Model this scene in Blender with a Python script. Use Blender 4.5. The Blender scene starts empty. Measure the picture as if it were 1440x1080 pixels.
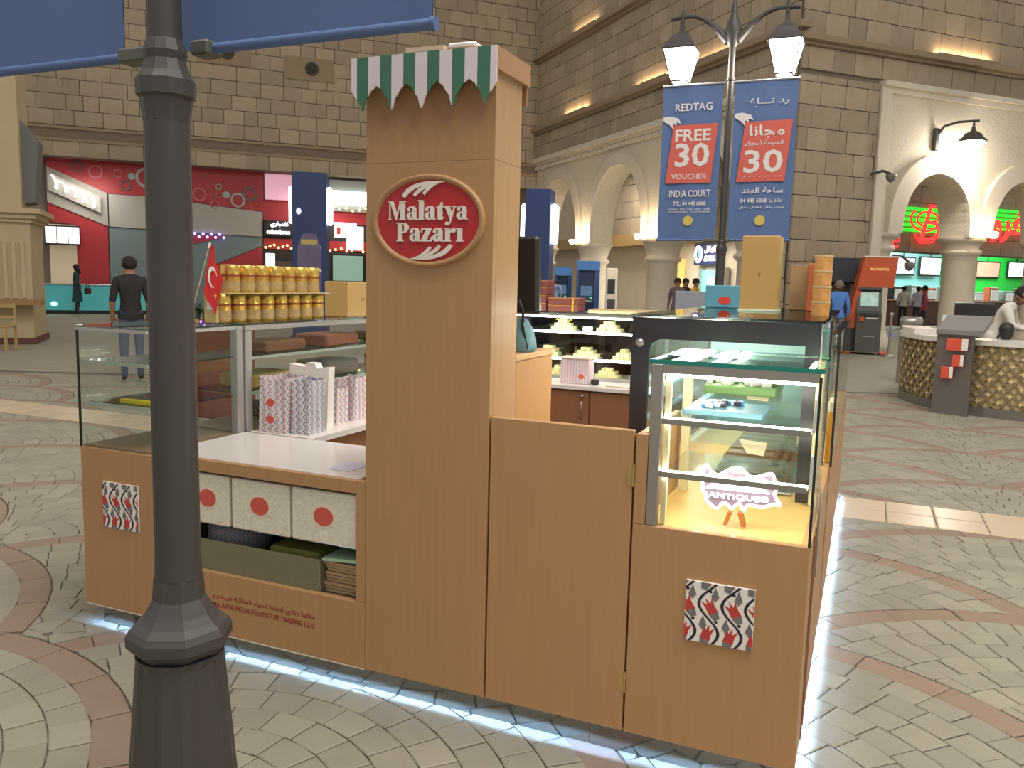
import bpy, math, random
from mathutils import Matrix, Vector
rnd = random.Random(7)
SC = bpy.context.scene
COL = SC.collection

# ------------------------------------------------------------------ camera
yaw, pit, rol = math.radians(23.091), math.radians(7.0758), math.radians(1.4355)
Fv = Vector((-math.sin(yaw)*math.cos(pit), math.cos(yaw)*math.cos(pit), -math.sin(pit)))
Rv = Vector((math.cos(yaw), math.sin(yaw), 0)); Uv = Rv.cross(Fv)
R2 = Rv*math.cos(rol)+Uv*math.sin(rol); U2 = -Rv*math.sin(rol)+Uv*math.cos(rol)
CP = Vector((0.1058, -2.4931, 1.55))
cam = bpy.data.cameras.new('camera'); cam.sensor_width = 36; cam.lens = 1163.3/1440*36
cam.clip_start = .05; cam.clip_end = 300
camo = bpy.data.objects.new('camera', cam); COL.objects.link(camo)
camo.matrix_world = Matrix(((R2.x, U2.x, -Fv.x, CP.x), (R2.y, U2.y, -Fv.y, CP.y), (R2.z, U2.z, -Fv.z, CP.z), (0, 0, 0, 1)))
SC.camera = camo
# ------------------------------------------------------------------ world, light, exposure
wd = bpy.data.worlds.new('hall_ambient'); SC.world = wd; wd.use_nodes = True
wb = wd.node_tree.nodes['Background']; wb.inputs[0].default_value = (1.0, .93, .84, 1); wb.inputs[1].default_value = .50
SC.view_settings.view_transform = 'Standard'; SC.view_settings.look = 'None'
SC.view_settings.exposure = 0.18; SC.view_settings.gamma = 1; SC.view_settings.use_curve_mapping = False
SC.cycles.transparent_max_bounces = 40
def area(name, loc, size, power, col=(1, 1, 1), target=None, sy=None):
    l = bpy.data.lights.new(name, 'AREA'); l.size = size; l.energy = power; l.color = col
    if sy: l.shape = 'RECTANGLE'; l.size_y = sy
    o = bpy.data.objects.new(name, l); COL.objects.link(o); o.location = loc
    if target is not None:
        o.rotation_euler = (Vector(target)-Vector(loc)).to_track_quat('-Z', 'Y').to_euler()
    return o
def point(name, loc, power, col=(1, 1, 1), r=.05):
    l = bpy.data.lights.new(name, 'POINT'); l.energy = power; l.color = col; l.shadow_soft_size = r
    o = bpy.data.objects.new(name, l); COL.objects.link(o); o.location = loc
    return o
def spot(name, loc, target, power, col, ang=70, r=.05):
    l = bpy.data.lights.new(name, 'SPOT'); l.energy = power; l.color = col; l.spot_size = math.radians(ang); l.spot_blend = .8; l.shadow_soft_size = r
    o = bpy.data.objects.new(name, l); COL.objects.link(o); o.location = loc
    o.rotation_euler = (Vector(target)-Vector(loc)).to_track_quat('-Z', 'Y').to_euler()
    return o
# the lit dome of the court, high above the kiosk
area('court_dome_light', (4.6, -1.2, 14), 10, 1750, (1, .96, .90), (-1, 1.5, 0))

# ------------------------------------------------------------------ materials
def srgb(c):
    f = lambda u: u/12.92 if u <= .04045 else ((u+.055)/1.055)**2.4
    return tuple(f(x/255) for x in c)
MATS = {}
def mat(key, col=(128, 128, 128), rough=.6, metal=0., noise=0., nscale=6., stretch=(1, 1, 1), bump=0., bscale=30., rand=0., emit=0., ecol=None, spec=.5, alpha=1.):
    if key in MATS: return MATS[key]
    m = bpy.data.materials.new(key); m.use_nodes = True; nt = m.node_tree; N = nt.nodes; Lk = nt.links
    b = N['Principled BSDF']; c = srgb(col)
    b.inputs['Roughness'].default_value = rough; b.inputs['Metallic'].default_value = metal
    b.inputs['Specular IOR Level'].default_value = spec
    tc = N.new('ShaderNodeTexCoord'); mp = N.new('ShaderNodeMapping'); mp.inputs['Scale'].default_value = stretch
    Lk.new(tc.outputs['Object'], mp.inputs[0])
    nz = N.new('ShaderNodeTexNoise'); nz.inputs['Scale'].default_value = nscale; nz.inputs['Detail'].default_value = 4
    Lk.new(mp.outputs[0], nz.inputs['Vector'])
    mx = N.new('ShaderNodeMix'); mx.data_type = 'RGBA'
    a = noise if noise else .03
    mx.inputs[6].default_value = (*[x*(1-a) for x in c], 1); mx.inputs[7].default_value = (*[min(1, x*(1+a)) for x in c], 1)
    Lk.new(nz.outputs['Fac'], mx.inputs[0]); out = mx.outputs[2]
    if rand:
        oi = N.new('ShaderNodeObjectInfo'); ge = N.new('ShaderNodeNewGeometry')
        ad = N.new('ShaderNodeMath'); ad.operation = 'ADD'; Lk.new(oi.outputs['Random'], ad.inputs[0]); Lk.new(ge.outputs['Random Per Island'], ad.inputs[1])
        fr = N.new('ShaderNodeMath'); fr.operation = 'FRACT'; Lk.new(ad.outputs[0], fr.inputs[0])
        mr = N.new('ShaderNodeMapRange'); mr.inputs[3].default_value = 1-rand; mr.inputs[4].default_value = 1+rand; Lk.new(fr.outputs[0], mr.inputs[0])
        hs = N.new('ShaderNodeHueSaturation'); Lk.new(mr.outputs[0], hs.inputs['Value']); Lk.new(out, hs.inputs['Color']); out = hs.outputs[0]
    Lk.new(out, b.inputs['Base Color'])
    if bump:
        n2 = N.new('ShaderNodeTexNoise'); n2.inputs['Scale'].default_value = bscale; n2.inputs['Detail'].default_value = 5
        Lk.new(mp.outputs[0], n2.inputs['Vector'])
        bp = N.new('ShaderNodeBump'); bp.inputs['Strength'].default_value = bump; bp.inputs['Distance'].default_value = .02
        Lk.new(n2.outputs['Fac'], bp.inputs['Height']); Lk.new(bp.outputs[0], b.inputs['Normal'])
    if emit:
        b.inputs['Emission Color'].default_value = (*srgb(ecol or col), 1); b.inputs['Emission Strength'].default_value = emit
    MATS[key] = m
    return m
def glassmat(key, tint=(235, 245, 240), refl=1.0, rough=.0):
    if key in MATS: return MATS[key]
    m = bpy.data.materials.new(key); m.use_nodes = True; nt = m.node_tree; N = nt.nodes; Lk = nt.links
    N.remove(N['Principled BSDF']); o = N['Material Output']
    t = N.new('ShaderNodeBsdfTransparent'); t.inputs[0].default_value = (*srgb(tint), 1)
    g = N.new('ShaderNodeBsdfGlossy'); g.inputs['Roughness'].default_value = rough
    nz = N.new('ShaderNodeTexNoise'); nz.inputs['Scale'].default_value = 3
    lw = N.new('ShaderNodeLayerWeight'); lw.inputs[0].default_value = .5
    pw = N.new('ShaderNodeMath'); pw.operation = 'POWER'; pw.inputs[1].default_value = 4.; Lk.new(lw.outputs['Facing'], pw.inputs[0])
    ml = N.new('ShaderNodeMath'); ml.operation = 'MULTIPLY_ADD'; ml.inputs[1].default_value = min(.75, .55*refl); ml.inputs[2].default_value = .035*refl; Lk.new(pw.outputs[0], ml.inputs[0])
    mx = N.new('ShaderNodeMixShader'); Lk.new(ml.outputs[0], mx.inputs[0]); Lk.new(t.outputs[0], mx.inputs[1]); Lk.new(g.outputs[0], mx.inputs[2])
    Lk.new(mx.outputs[0], o.inputs[0]); MATS[key] = m
    return m
def chevron(key, base, c1, c2, k=14., kz=16., amp=.8, rough=.5):
    """small printed zigzag vine paper"""
    if key in MATS: return MATS[key]
    m = bpy.data.materials.new(key); m.use_nodes = True; nt = m.node_tree; N = nt.nodes; Lk = nt.links
    b = N['Principled BSDF']; b.inputs['Roughness'].default_value = rough
    tc = N.new('ShaderNodeTexCoord'); sp = N.new('ShaderNodeSeparateXYZ'); Lk.new(tc.outputs['Object'], sp.inputs[0])
    def M(op, a, bb=None):
        n = N.new('ShaderNodeMath'); n.operation = op
        for i, q in enumerate((a, bb)):
            if q is None: continue
            if isinstance(q, (int, float)): n.inputs[i].default_value = q
            else: Lk.new(q, n.inputs[i])
        return n.outputs[0]
    u = M('ADD', sp.outputs[0], sp.outputs[1])
    w = M('PINGPONG', M('MULTIPLY', sp.outputs[2], kz), .5)
    ph = M('FRACT', M('ADD', M('MULTIPLY', u, k), M('MULTIPLY', w, amp)))
    r = N.new('ShaderNodeValToRGB'); r.color_ramp.interpolation = 'CONSTANT'
    e = r.color_ramp.elements; e[0].color = (*srgb(base), 1); e[1].position = .42; e[1].color = (*srgb(c1), 1)
    x = e.new(.60); x.color = (*srgb(base), 1); x = e.new(.78); x.color = (*srgb(c2), 1); x = e.new(.92); x.color = (*srgb(base), 1)
    Lk.new(ph, r.inputs[0]); Lk.new(r.outputs[0], b.inputs['Base Color']); MATS[key] = m
    return m
def picture(key, cols, scale=6., emit=1.5, rough=.3):
    """backlit printed picture: soft colour patches"""
    if key in MATS: return MATS[key]
    m = bpy.data.materials.new(key); m.use_nodes = True; nt = m.node_tree; N = nt.nodes; Lk = nt.links
    b = N['Principled BSDF']; b.inputs['Roughness'].default_value = rough
    tc = N.new('ShaderNodeTexCoord'); nz = N.new('ShaderNodeTexNoise'); nz.inputs['Scale'].default_value = scale; nz.inputs['Detail'].default_value = 2
    Lk.new(tc.outputs['Object'], nz.inputs['Vector'])
    r = N.new('ShaderNodeValToRGB'); e = r.color_ramp.elements
    n = len(cols)
    for i, c in enumerate(cols):
        p = .3+.4*i/(n-1)
        el = e[0] if i == 0 else (e[1] if i == n-1 else e.new(p)); el.position = p; el.color = (*srgb(c), 1)
    Lk.new(nz.outputs['Fac'], r.inputs[0]); Lk.new(r.outputs[0], b.inputs['Base Color'])
    if emit:
        Lk.new(r.outputs[0], b.inputs['Emission Color']); b.inputs['Emission Strength'].default_value = emit
    MATS[key] = m
    return m

# ------------------------------------------------------------------ mesh builder
class MB:
    def __init__(s): s.v = []; s.f = []; s.mi = []; s.xf = None; s.sm = []
    def add(s, vs, fs, mi=0, sm=False):
        n = len(s.v)
        s.v += [(s.xf @ Vector(v)) if s.xf is not None else Vector(v) for v in vs]
        s.f += [tuple(i+n for i in f) for f in fs]; s.mi += [mi]*len(fs); s.sm += [sm]*len(fs)
        return s
    def box(s, x0, x1, y0, y1, z0, z1, mi=0):
        return s.add([(x0, y0, z0), (x1, y0, z0), (x1, y1, z0), (x0, y1, z0), (x0, y0, z1), (x1, y0, z1), (x1, y1, z1), (x0, y1, z1)],
                     [(0, 3, 2, 1), (4, 5, 6, 7), (0, 1, 5, 4), (1, 2, 6, 5), (2, 3, 7, 6), (3, 0, 4, 7)], mi)
    def bbox(s, x0, x1, y0, y1, z0, z1, b=.01, mi=0):
        """box with chamfered edges"""
        b = min(b, (x1-x0)/2.2, (y1-y0)/2.2, (z1-z0)/2.2)
        vs = []; idx = {}
        X = (x0, x1); Y = (y0, y1); Z = (z0, z1)
        for i in (0, 1):
            for j in (0, 1):
                for k in (0, 1):
                    sx, sy, sz = (1, -1)[i]*b, (1, -1)[j]*b, (1, -1)[k]*b
                    for a, p in enumerate(((X[i], Y[j]+sy, Z[k]+sz), (X[i]+sx, Y[j], Z[k]+sz), (X[i]+sx, Y[j]+sy, Z[k]))):
                        idx[i, j, k, a] = len(vs); vs.append(p)
        fs = []
        for i in (0, 1):
            q = [idx[i, 0, 0, 0], idx[i, 1, 0, 0], idx[i, 1, 1, 0], idx[i, 0, 1, 0]]; fs.append(q if i else q[::-1])
            q = [idx[0, i, 0, 1], idx[1, i, 0, 1], idx[1, i, 1, 1], idx[0, i, 1, 1]]; fs.append(q[::-1] if i else q)
            q = [idx[0, 0, i, 2], idx[1, 0, i, 2], idx[1, 1, i, 2], idx[0, 1, i, 2]]; fs.append(q if i else q[::-1])
        for j in (0, 1):
            for k in (0, 1):
                q = [idx[0, j, k, 1], idx[1, j, k, 1], idx[1, j, k, 2], idx[0, j, k, 2]]; fs.append(q if (j ^ k) else q[::-1])
                q = [idx[j, 0, k, 0], idx[j, 1, k, 0], idx[j, 1, k, 2], idx[j, 0, k, 2]]; fs.append(q[::-1] if (j ^ k) else q)
                q = [idx[j, k, 0, 0], idx[j, k, 1, 0], idx[j, k, 1, 1], idx[j, k, 0, 1]]; fs.append(q if (j ^ k) else q[::-1])
        for i in (0, 1):
            for j in (0, 1):
                for k in (0, 1):
                    q = [idx[i, j, k, 0], idx[i, j, k, 1], idx[i, j, k, 2]]; fs.append(q[::-1] if (i+j+k) % 2 else q)
        return s.add(vs, fs, mi)
    def lathe(s, cx, cy, prof, n=16, mi=0, sm=True, ph=0., caps=True, sx=1., sy=1.):
        vs = []; fs = []; m = len(prof)
        for r, z in prof:
            for i in range(n):
                a = ph+2*math.pi*i/n; vs.append((cx+r*sx*math.cos(a), cy+r*sy*math.sin(a), z))
        for j in range(m-1):
            for i in range(n):
                k = (i+1) % n; fs.append((j*n+i, j*n+k, (j+1)*n+k, (j+1)*n+i))
        s.add(vs, fs, mi, sm)
        if caps: s.add(vs[:n], [tuple(range(n))[::-1]], mi); s.add(vs[-n:], [tuple(range(n))], mi)
        return s
    def cyl(s, cx, cy, z0, z1, r, n=16, mi=0, r2=None): return s.lathe(cx, cy, [(r, z0), (r if r2 is None else r2, z1)], n, mi)
    def tube(s, pts, r, n=8, mi=0, closed=False):
        pts = [Vector(p) for p in pts]; m = len(pts); vs = []; fs = []
        rs = r if isinstance(r, (list, tuple)) else [r]*m
        up = None
        for i, p in enumerate(pts):
            d = (pts[min(i+1, m-1)]-pts[max(i-1, 0)])
            if closed: d = pts[(i+1) % m]-pts[i-1]
            d.normalize()
            if up is None:
                up = Vector((0, 0, 1)) if abs(d.z) < .9 else Vector((1, 0, 0))
            a = d.cross(up)
            if a.length < 1e-5: a = d.cross(Vector((0, 1, 0)))
            a.normalize(); b = a.cross(d); up = b
            for k in range(n):
                t = 2*math.pi*k/n; vs.append(p+(a*math.cos(t)+b*math.sin(t))*rs[i])
        for i in range(m if closed else m-1):
            j = (i+1) % m
            for k in range(n):
                l = (k+1) % n; fs.append((i*n+k, i*n+l, j*n+l, j*n+k))
        s.add(vs, fs, mi, True)
        if not closed: s.add(vs[:n], [tuple(range(n))[::-1]], mi); s.add(vs[-n:], [tuple(range(n))], mi)
        return s
    def prism(s, pts, ext, mi=0):
        """extrude a 3-D polygon by a vector"""
        e = Vector(ext); n = len(pts); P = [Vector(p) for p in pts]
        vs = P+[p+e for p in P]
        fs = [tuple(range(n)), tuple(range(2*n-1, n-1, -1))]+[(i, i+n, (i+1) % n+n, (i+1) % n) for i in range(n)]
        return s.add(vs, fs, mi)
    def sphere(s, c, r, n=10, m=6, mi=0, sz=1., z0=-1., z1=1.):
        prof = [(r*math.sqrt(max(0, 1-t*t))+1e-4, c[2]+r*sz*t) for t in [math.sin(math.asin(z0)+(math.asin(z1)-math.asin(z0))*i/m) for i in range(m+1)]]
        return s.lathe(c[0], c[1], prof, n, mi, True)
    def ring(s, c, ex, ez, ey, rx0, rz0, rx1, rz1, dep, n=32, mi=0):
        """flat elliptical ring with thickness; ex, ez in plane, ey depth direction"""
        c = Vector(c); ex = Vector(ex); ez = Vector(ez); ey = Vector(ey); vs = []; fs = []
        for i in range(n):
            a = 2*math.pi*i/n; ca, sa = math.cos(a), math.sin(a)
            p = c+ex*ca*rx0+ez*sa*rz0; q = c+ex*ca*rx1+ez*sa*rz1
            vs += [p, q, p+ey*dep, q+ey*dep]
        for i in range(n):
            j = (i+1) % n; a, b = 4*i, 4*j
            fs += [(a, a+1, b+1, b), (a+2, b+2, b+3, a+3), (a+1, a+3, b+3, b+1), (a, b, b+2, a+2)]
        return s.add(vs, fs, mi)
    def disc(s, c, ex, ez, ey, rx, rz, dep, n=32, mi=0):
        c = Vector(c); ex = Vector(ex); ez = Vector(ez)
        pts = [c+ex*rx*math.cos(2*math.pi*i/n)+ez*rz*math.sin(2*math.pi*i/n) for i in range(n)]
        return s.prism(pts, Vector(ey)*dep, mi)

RM = {}          # world matrices of things
def link(o): COL.objects.link(o); return o
def props(o, label=None, cat=None, group=None, kind=None):
    if label: o['label'] = label
    if cat: o['category'] = cat
    if group: o['group'] = group
    if kind: o['kind'] = kind
    return o
def thing(name, label, cat, loc=(0, 0, 0), rz=0., group=None, kind=None):
    o = bpy.data.objects.new(name, None); link(o); o.empty_display_size = .1
    o.location = loc; o.rotation_euler = (0, 0, rz)
    RM[o.name] = Matrix.Translation(loc) @ Matrix.Rotation(rz, 4, 'Z')
    return props(o, label, cat, group, kind)
def build(mb, name, mats, parent=None, local=False, smooth=None, label=None, cat=None, group=None, kind=None, origin=None):
    """one mesh object. World coordinates unless local; a child is moved into its thing's frame"""
    if not isinstance(mats, (list, tuple)): mats = [mats]
    vs = mb.v
    inv = None; loc = None
    if parent is not None:
        root = parent
        while root.parent is not None: root = root.parent
        if not local: inv = RM[root.name].inverted()
    elif not local:
        if origin is None:
            xs = [v.x for v in vs]; ys = [v.y for v in vs]
            loc = Vector(((min(xs)+max(xs))/2, (min(ys)+max(ys))/2, min(v.z for v in vs)))
        else: loc = Vector(origin)
        inv = Matrix.Translation(-loc)
    me = bpy.data.meshes.new(name)
    me.from_pydata([tuple(inv @ v) if inv is not None else tuple(v) for v in vs], [], mb.f)
    for m in mats: me.materials.append(m)
    me.polygons.foreach_set('material_index', mb.mi)
    me.polygons.foreach_set('use_smooth', [bool(a) if smooth is None else smooth for a in mb.sm])
    me.update()
    o = bpy.data.objects.new(name, me); link(o)
    if parent is not None: o.parent = parent
    elif loc is not None: o.location = loc; RM[o.name] = Matrix.Translation(loc)
    else: RM[o.name] = Matrix.Identity(4)
    return props(o, label, cat, group, kind)
def box(name, d, m, parent=None, b=0., **k):
    mb = MB(); (mb.bbox(*d, b=b) if b else mb.box(*d)); return build(mb, name, m, parent, **k)
def copy_tree(o, parent=None, loc=None, rz=None, label=None, group=None):
    c = o.copy(); link(c); c.parent = parent
    if loc is not None: c.location = loc
    if rz is not None: c.rotation_euler = (0, 0, rz)
    if parent is None: RM[c.name] = Matrix.Translation(c.location) @ Matrix.Rotation(c.rotation_euler[2], 4, 'Z')
    if label: c['label'] = label
    if group: c['group'] = group
    for ch in list(o.children): copy_tree(ch, c)
    return c

# ------------------------------------------------------------------ lettering
AR = {}
for ch, base, n in [('ا', 0xFE8D, 2), ('ب', 0xFE8F, 4), ('ة', 0xFE93, 2), ('ت', 0xFE95, 4), ('ج', 0xFE9D, 4), ('ح', 0xFEA1, 4), ('خ', 0xFEA5, 4), ('د', 0xFEA9, 2), ('ذ', 0xFEAB, 2), ('ر', 0xFEAD, 2), ('ز', 0xFEAF, 2), ('س', 0xFEB1, 4), ('ش', 0xFEB5, 4), ('ص', 0xFEB9, 4), ('ط', 0xFEC1, 4), ('ع', 0xFEC9, 4), ('غ', 0xFECD, 4), ('ف', 0xFED1, 4), ('ق', 0xFED5, 4), ('ك', 0xFED9, 4), ('ل', 0xFEDD, 4), ('م', 0xFEE1, 4), ('ن', 0xFEE5, 4), ('ه', 0xFEE9, 4), ('ـ', 0, 4), ('و', 0xFEED, 2), ('ي', 0xFEF1, 4), ('ئ', 0xFE89, 4)]:
    AR[ch] = (base, n)
def arabic(t):
    out = []
    for i, c in enumerate(t):
        if c not in AR: out.append(c); continue
        b, n = AR[c]
        if not b: out.append(c); continue
        pj = i > 0 and t[i-1] in AR and AR[t[i-1]][1] == 4
        nj = n == 4 and i+1 < len(t) and t[i+1] in AR
        out.append(chr(b+(0 if not pj and not nj else 1 if pj and not nj else 2 if nj and not pj else 3)))
    return ''.join(out[::-1])
def textmb(body, size=1., bold=0., extr=0., res=2, space=1.):
    c = bpy.data.curves.new('lettering', 'FONT'); c.body = body; c.size = 1.; c.offset = bold; c.extrude = extr; c.resolution_u = res
    c.align_x = 'CENTER'; c.space_character = space
    o = bpy.data.objects.new('lettering', c); link(o)
    dg = bpy.context.evaluated_depsgraph_get(); dg.update()
    me = bpy.data.meshes.new_from_object(o.evaluated_get(dg))
    vs = [v.co.copy() for v in me.vertices]; fs = [tuple(p.vertices) for p in me.polygons]
    bpy.data.objects.remove(o); bpy.data.curves.remove(c); bpy.data.meshes.remove(me)
    return vs, fs
def letters(mb, body, org, ex, ez, height=None, width=None, bold=0., depth=.002, mi=0, shear=0., extr=.02, space=1.):
    """lay a line of text on a plane: org = bottom centre, fitted to a width and/or height"""
    vs, fs = textmb(body, bold=bold, extr=extr, space=space)
    if not vs: return mb
    x0 = min(v.x for v in vs); x1 = max(v.x for v in vs); y0 = min(v.y for v in vs); y1 = max(v.y for v in vs)
    sx = width/(x1-x0) if width else None; sy = height/(y1-y0) if height else None
    if sx is None: sx = sy
    if sy is None: sy = sx
    ex = Vector(ex); ez = Vector(ez); en = ex.cross(ez); org = Vector(org)
    P = []
    for v in vs:
        u = (v.x-(x0+x1)/2)*sx; w = (v.y-y0)*sy
        P.append(org+ex*(u+shear*w)+ez*w+en*((v.z/(2*extr)+.5)*depth if extr else 0))
    return mb.add(P, fs, mi)
# ================================================================== SETTING
def wallobj(mb, name, m, org, ang, label=None, kind='structure'):
    o = build(mb, name, m, None, local=True, label=label, kind=kind)
    o.location = org; o.rotation_euler = (0, 0, ang); RM[o.name] = Matrix.Translation(org) @ Matrix.Rotation(ang, 4, 'Z')
    return o
# ---- floor of fan-laid cobbles
M_joint = mat('floor_joint', (112, 106, 94), .8, noise=.12, nscale=2)
M_cob = mat('cobble_stone', (148, 142, 126), .62, noise=.10, nscale=9, rand=.10, bump=.12, bscale=60)
M_band = mat('cobble_pink', (142, 122, 106), .62, noise=.10, nscale=9, rand=.07, bump=.12, bscale=60)
M_tile = mat('cream_tile', (200, 182, 156), .30, noise=.07, nscale=4, rand=.05)
fl = MB(); fl.box(-60, 40, -8, 70, -.1, -.011)
M_far = mat('floor_far', (152, 145, 130), .6, noise=.12, nscale=3.2)
FLOOR = build(fl, 'floor', M_joint, None, origin=(0, 0, 0), kind='structure', label='stone paved mall court floor laid in scalloped fans')
def pix(p):
    d = Vector(p)-CP; z = d.dot(Fv)
    if z < .1: return None
    return 720+1163.3*d.dot(R2)/z, 540-1163.3*d.dot(U2)/z, z
def clip(poly, n, c):
    out = []
    for i in range(len(poly)):
        a, b = poly[i-1], poly[i]; da = a[0]*n[0]+a[1]*n[1]-c; db = b[0]*n[0]+b[1]*n[1]-c
        if (da < 0) != (db < 0):
            t = da/(da-db); out.append((a[0]+(b[0]-a[0])*t, a[1]+(b[1]-a[1])*t))
        if db >= 0: out.append(b)
    return out
def area2(p): return abs(sum(p[i-1][0]*p[i][1]-p[i][0]*p[i-1][1] for i in range(len(p))))/2
RS, BW, CW = 1.45, .13, .13
cells = []
def fans(reg, odd0, even0, ylo, yhi):
    js = range(-3, 13)
    cs = []
    for k in range(-12, 6):
        for j in js: cs.append((1.08+2.74*k, odd0+1.5*j)); cs.append((-.29+2.74*k, even0+1.5*j))
    for cx, cy in cs:
        if cy+RS < ylo or cy-RS > yhi or not (-16 < cx < 9): continue
        q = pix((cx, cy+.7, 0))
        if q is None:
            if (Vector((cx, cy, 0))-Vector((CP.x, CP.y, 0))).length > 4: continue
        elif q[2] > 14 or q[0] < -900 or q[0] > 2300: continue
        low = [(cx, cy-1.5), (cx-1.37, cy-.75), (cx+1.37, cy-.75), (cx-1.37, cy-2.25), (cx+1.37, cy-2.25), (cx-2.74, cy-1.5), (cx+2.74, cy-1.5)]
        rings = [(RS-BW, RS, 1)]; r = RS-BW
        while r > .02: rings.append((max(r-CW, .01), r, 0)); r -= CW
        for ri, (r0, r1, kind) in enumerate(rings):
            rm = (r0+r1)/2; n = max(5, round(2*math.pi*rm/(.33 if kind else .15))); off = rnd.random()
            for i in range(n):
                a0 = 2*math.pi*(i+off)/n; a1 = a0+2*math.pi/n; am = (a0+a1)/2
                pc = (cx+rm*math.cos(am), cy+rm*math.sin(am))
                if pc[1] < cy-1.1: continue
                if -2.85 < pc[0] < -.12 and .25 < pc[1] < 3.95: continue
                if not (ylo-.2 < pc[1] < yhi+.2): continue
                q = pix((pc[0], pc[1], 0))
                if math.hypot(pc[0]-CP.x, pc[1]-CP.y) > 3 and (q is None or q[2] > 12.5 or not (-500 < q[0] < 2000)): continue
                if q is None: q = (-9999, 9999, 99)
                g = .0026; ga = g/rm
                poly = [(cx+rr*math.cos(a), cy+rr*math.sin(a)) for rr, a in ((r0+g, a0+ga), (r0+g, a1-ga), (r1-g, a1-ga), (r1-g, am), (r1-g, a0+ga))]
                if r0 < .05: poly = poly[1:] if False else poly
                for lx, ly in low:
                    ins = [math.hypot(p[0]-lx, p[1]-ly) < RS for p in poly]
                    if not any(ins): continue
                    if all(ins): poly = []; break
                    d = math.hypot(pc[0]-lx, pc[1]-ly); nn = ((pc[0]-lx)/d, (pc[1]-ly)/d)
                    poly = clip(poly, nn, nn[0]*lx+nn[1]*ly+RS+g)
                    if len(poly) < 3: break
                if len(poly) < 3: continue
                poly = clip(clip(poly, (0, 1), ylo+g), (0, -1), -(yhi-g))
                if len(poly) < 3 or area2(poly) < .0006: continue
                cells.append((q, poly, kind))
fans(0, -.90, -.15, -9, 3.51)
fans(1, 3.67-4.5, 4.42-4.5, 4.12, 40)
for k in range(-40, 20):
    for j in (0, 1):
        x0 = .01+.31*k; y0 = 3.51+.305*j
        if -2.9 < x0+.15 < -.1: continue
        q = pix((x0+.15, y0+.15, 0))
        if q and -500 < q[0] < 2000: cells.append((q, [(x0+.003, y0+.003), (x0+.307, y0+.003), (x0+.307, y0+.302), (x0+.003, y0+.302)], 2))
def inview(q): return -5 < q[0] < 1445 and q[1] < 1090
def prism_cell(mb, poly, mi, h):
    n = len(poly); c = (sum(p[0] for p in poly)/n, sum(p[1] for p in poly)/n); b = .93
    vs = [(p[0], p[1], -.012) for p in poly]+[(p[0], p[1], h-.003) for p in poly]+[(c[0]+(p[0]-c[0])*b, c[1]+(p[1]-c[1])*b, h) for p in poly]
    sgn = sum(poly[i-1][0]*poly[i][1]-poly[i][0]*poly[i-1][1] for i in range(n)) > 0
    fs = [tuple(range(2*n, 3*n))]+[(i, (i+1) % n, (i+1) % n+n, i+n) for i in range(n)]+[(i+n, (i+1) % n+n, (i+1) % n+2*n, i+2*n) for i in range(n)]
    if not sgn: fs = [f[::-1] for f in fs]
    mb.add(vs, fs, mi)
cells.sort(key=lambda c: (not inview(c[0]), c[0][2]))
nb = {0: 0, 1: 0, 2: 0}; lim = {0: 300, 1: 90, 2: 60}; rest = MB(); CM = [M_cob, M_band, M_tile]
for q, poly, kind in cells:
    h = rnd.uniform(-.0015, .0012) if kind < 2 else 0
    if inview(q) and nb[kind] < lim[kind]:
        nb[kind] += 1; mb = MB(); prism_cell(mb, poly, 0, h)
        build(mb, ('cobble', 'pink_cobble', 'cream_tile')[kind], CM[kind], FLOOR)
    else: prism_cell(rest, poly, kind, h)
build(rest, 'cobbles', CM, FLOOR, kind='stuff')
farp = MB()
def farcell(x0, x1, y0, y1): farp.add([(x0, y0, -.006), (x1, y0, -.006), (x1, y1, -.006), (x0, y1, -.006)], [(0, 1, 2, 3)])
# beyond about twelve metres the stones are too small to tell apart
c0 = Vector((CP.x, CP.y, 0)); fh = Vector((-math.sin(yaw), math.cos(yaw), 0)); rh = Vector((math.cos(yaw), math.sin(yaw), 0))
pts = [c0+fh*12.6-rh*40, c0+fh*12.6+rh*40, c0+fh*62+rh*45, c0+fh*62-rh*45]
farp.add([(p.x, p.y, -.0105+.004) for p in pts], [(0, 1, 2, 3)])
build(farp, 'far_paving', M_far, FLOOR)

# ---- stone court walls
A0 = (-13.6, 31.76, 0); B0 = (-1.9, 20.06, 0); Q = math.pi/4
M_stone = mat('wall_stone', (168, 153, 131), .85, noise=.16, nscale=1.6, rand=.13, bump=.5, bscale=5)
M_back = mat('wall_joint', (132, 119, 101), .9, noise=.1, nscale=2)
M_ledge = mat('ledge_stone', (152, 134, 110), .8, noise=.12, nscale=3)
M_frieze = mat('frieze_stone', (128, 112, 96), .85, noise=.35, nscale=16, bump=.8, bscale=18)
M_plaster = mat('carved_plaster', (206, 196, 176), .8, noise=.12, nscale=14, bump=.9, bscale=16)
M_trim = mat('pale_stone', (212, 202, 184), .7, noise=.07, nscale=4)
ub = MB(); ub.bbox(-.5, .5, -.5, .5, -.5, .5, b=.03)
UB = bpy.data.meshes.new('stone_block'); UB.from_pydata([tuple(v) for v in ub.v], [], ub.f); UB.materials.append(M_stone)
NB = {}
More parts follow.
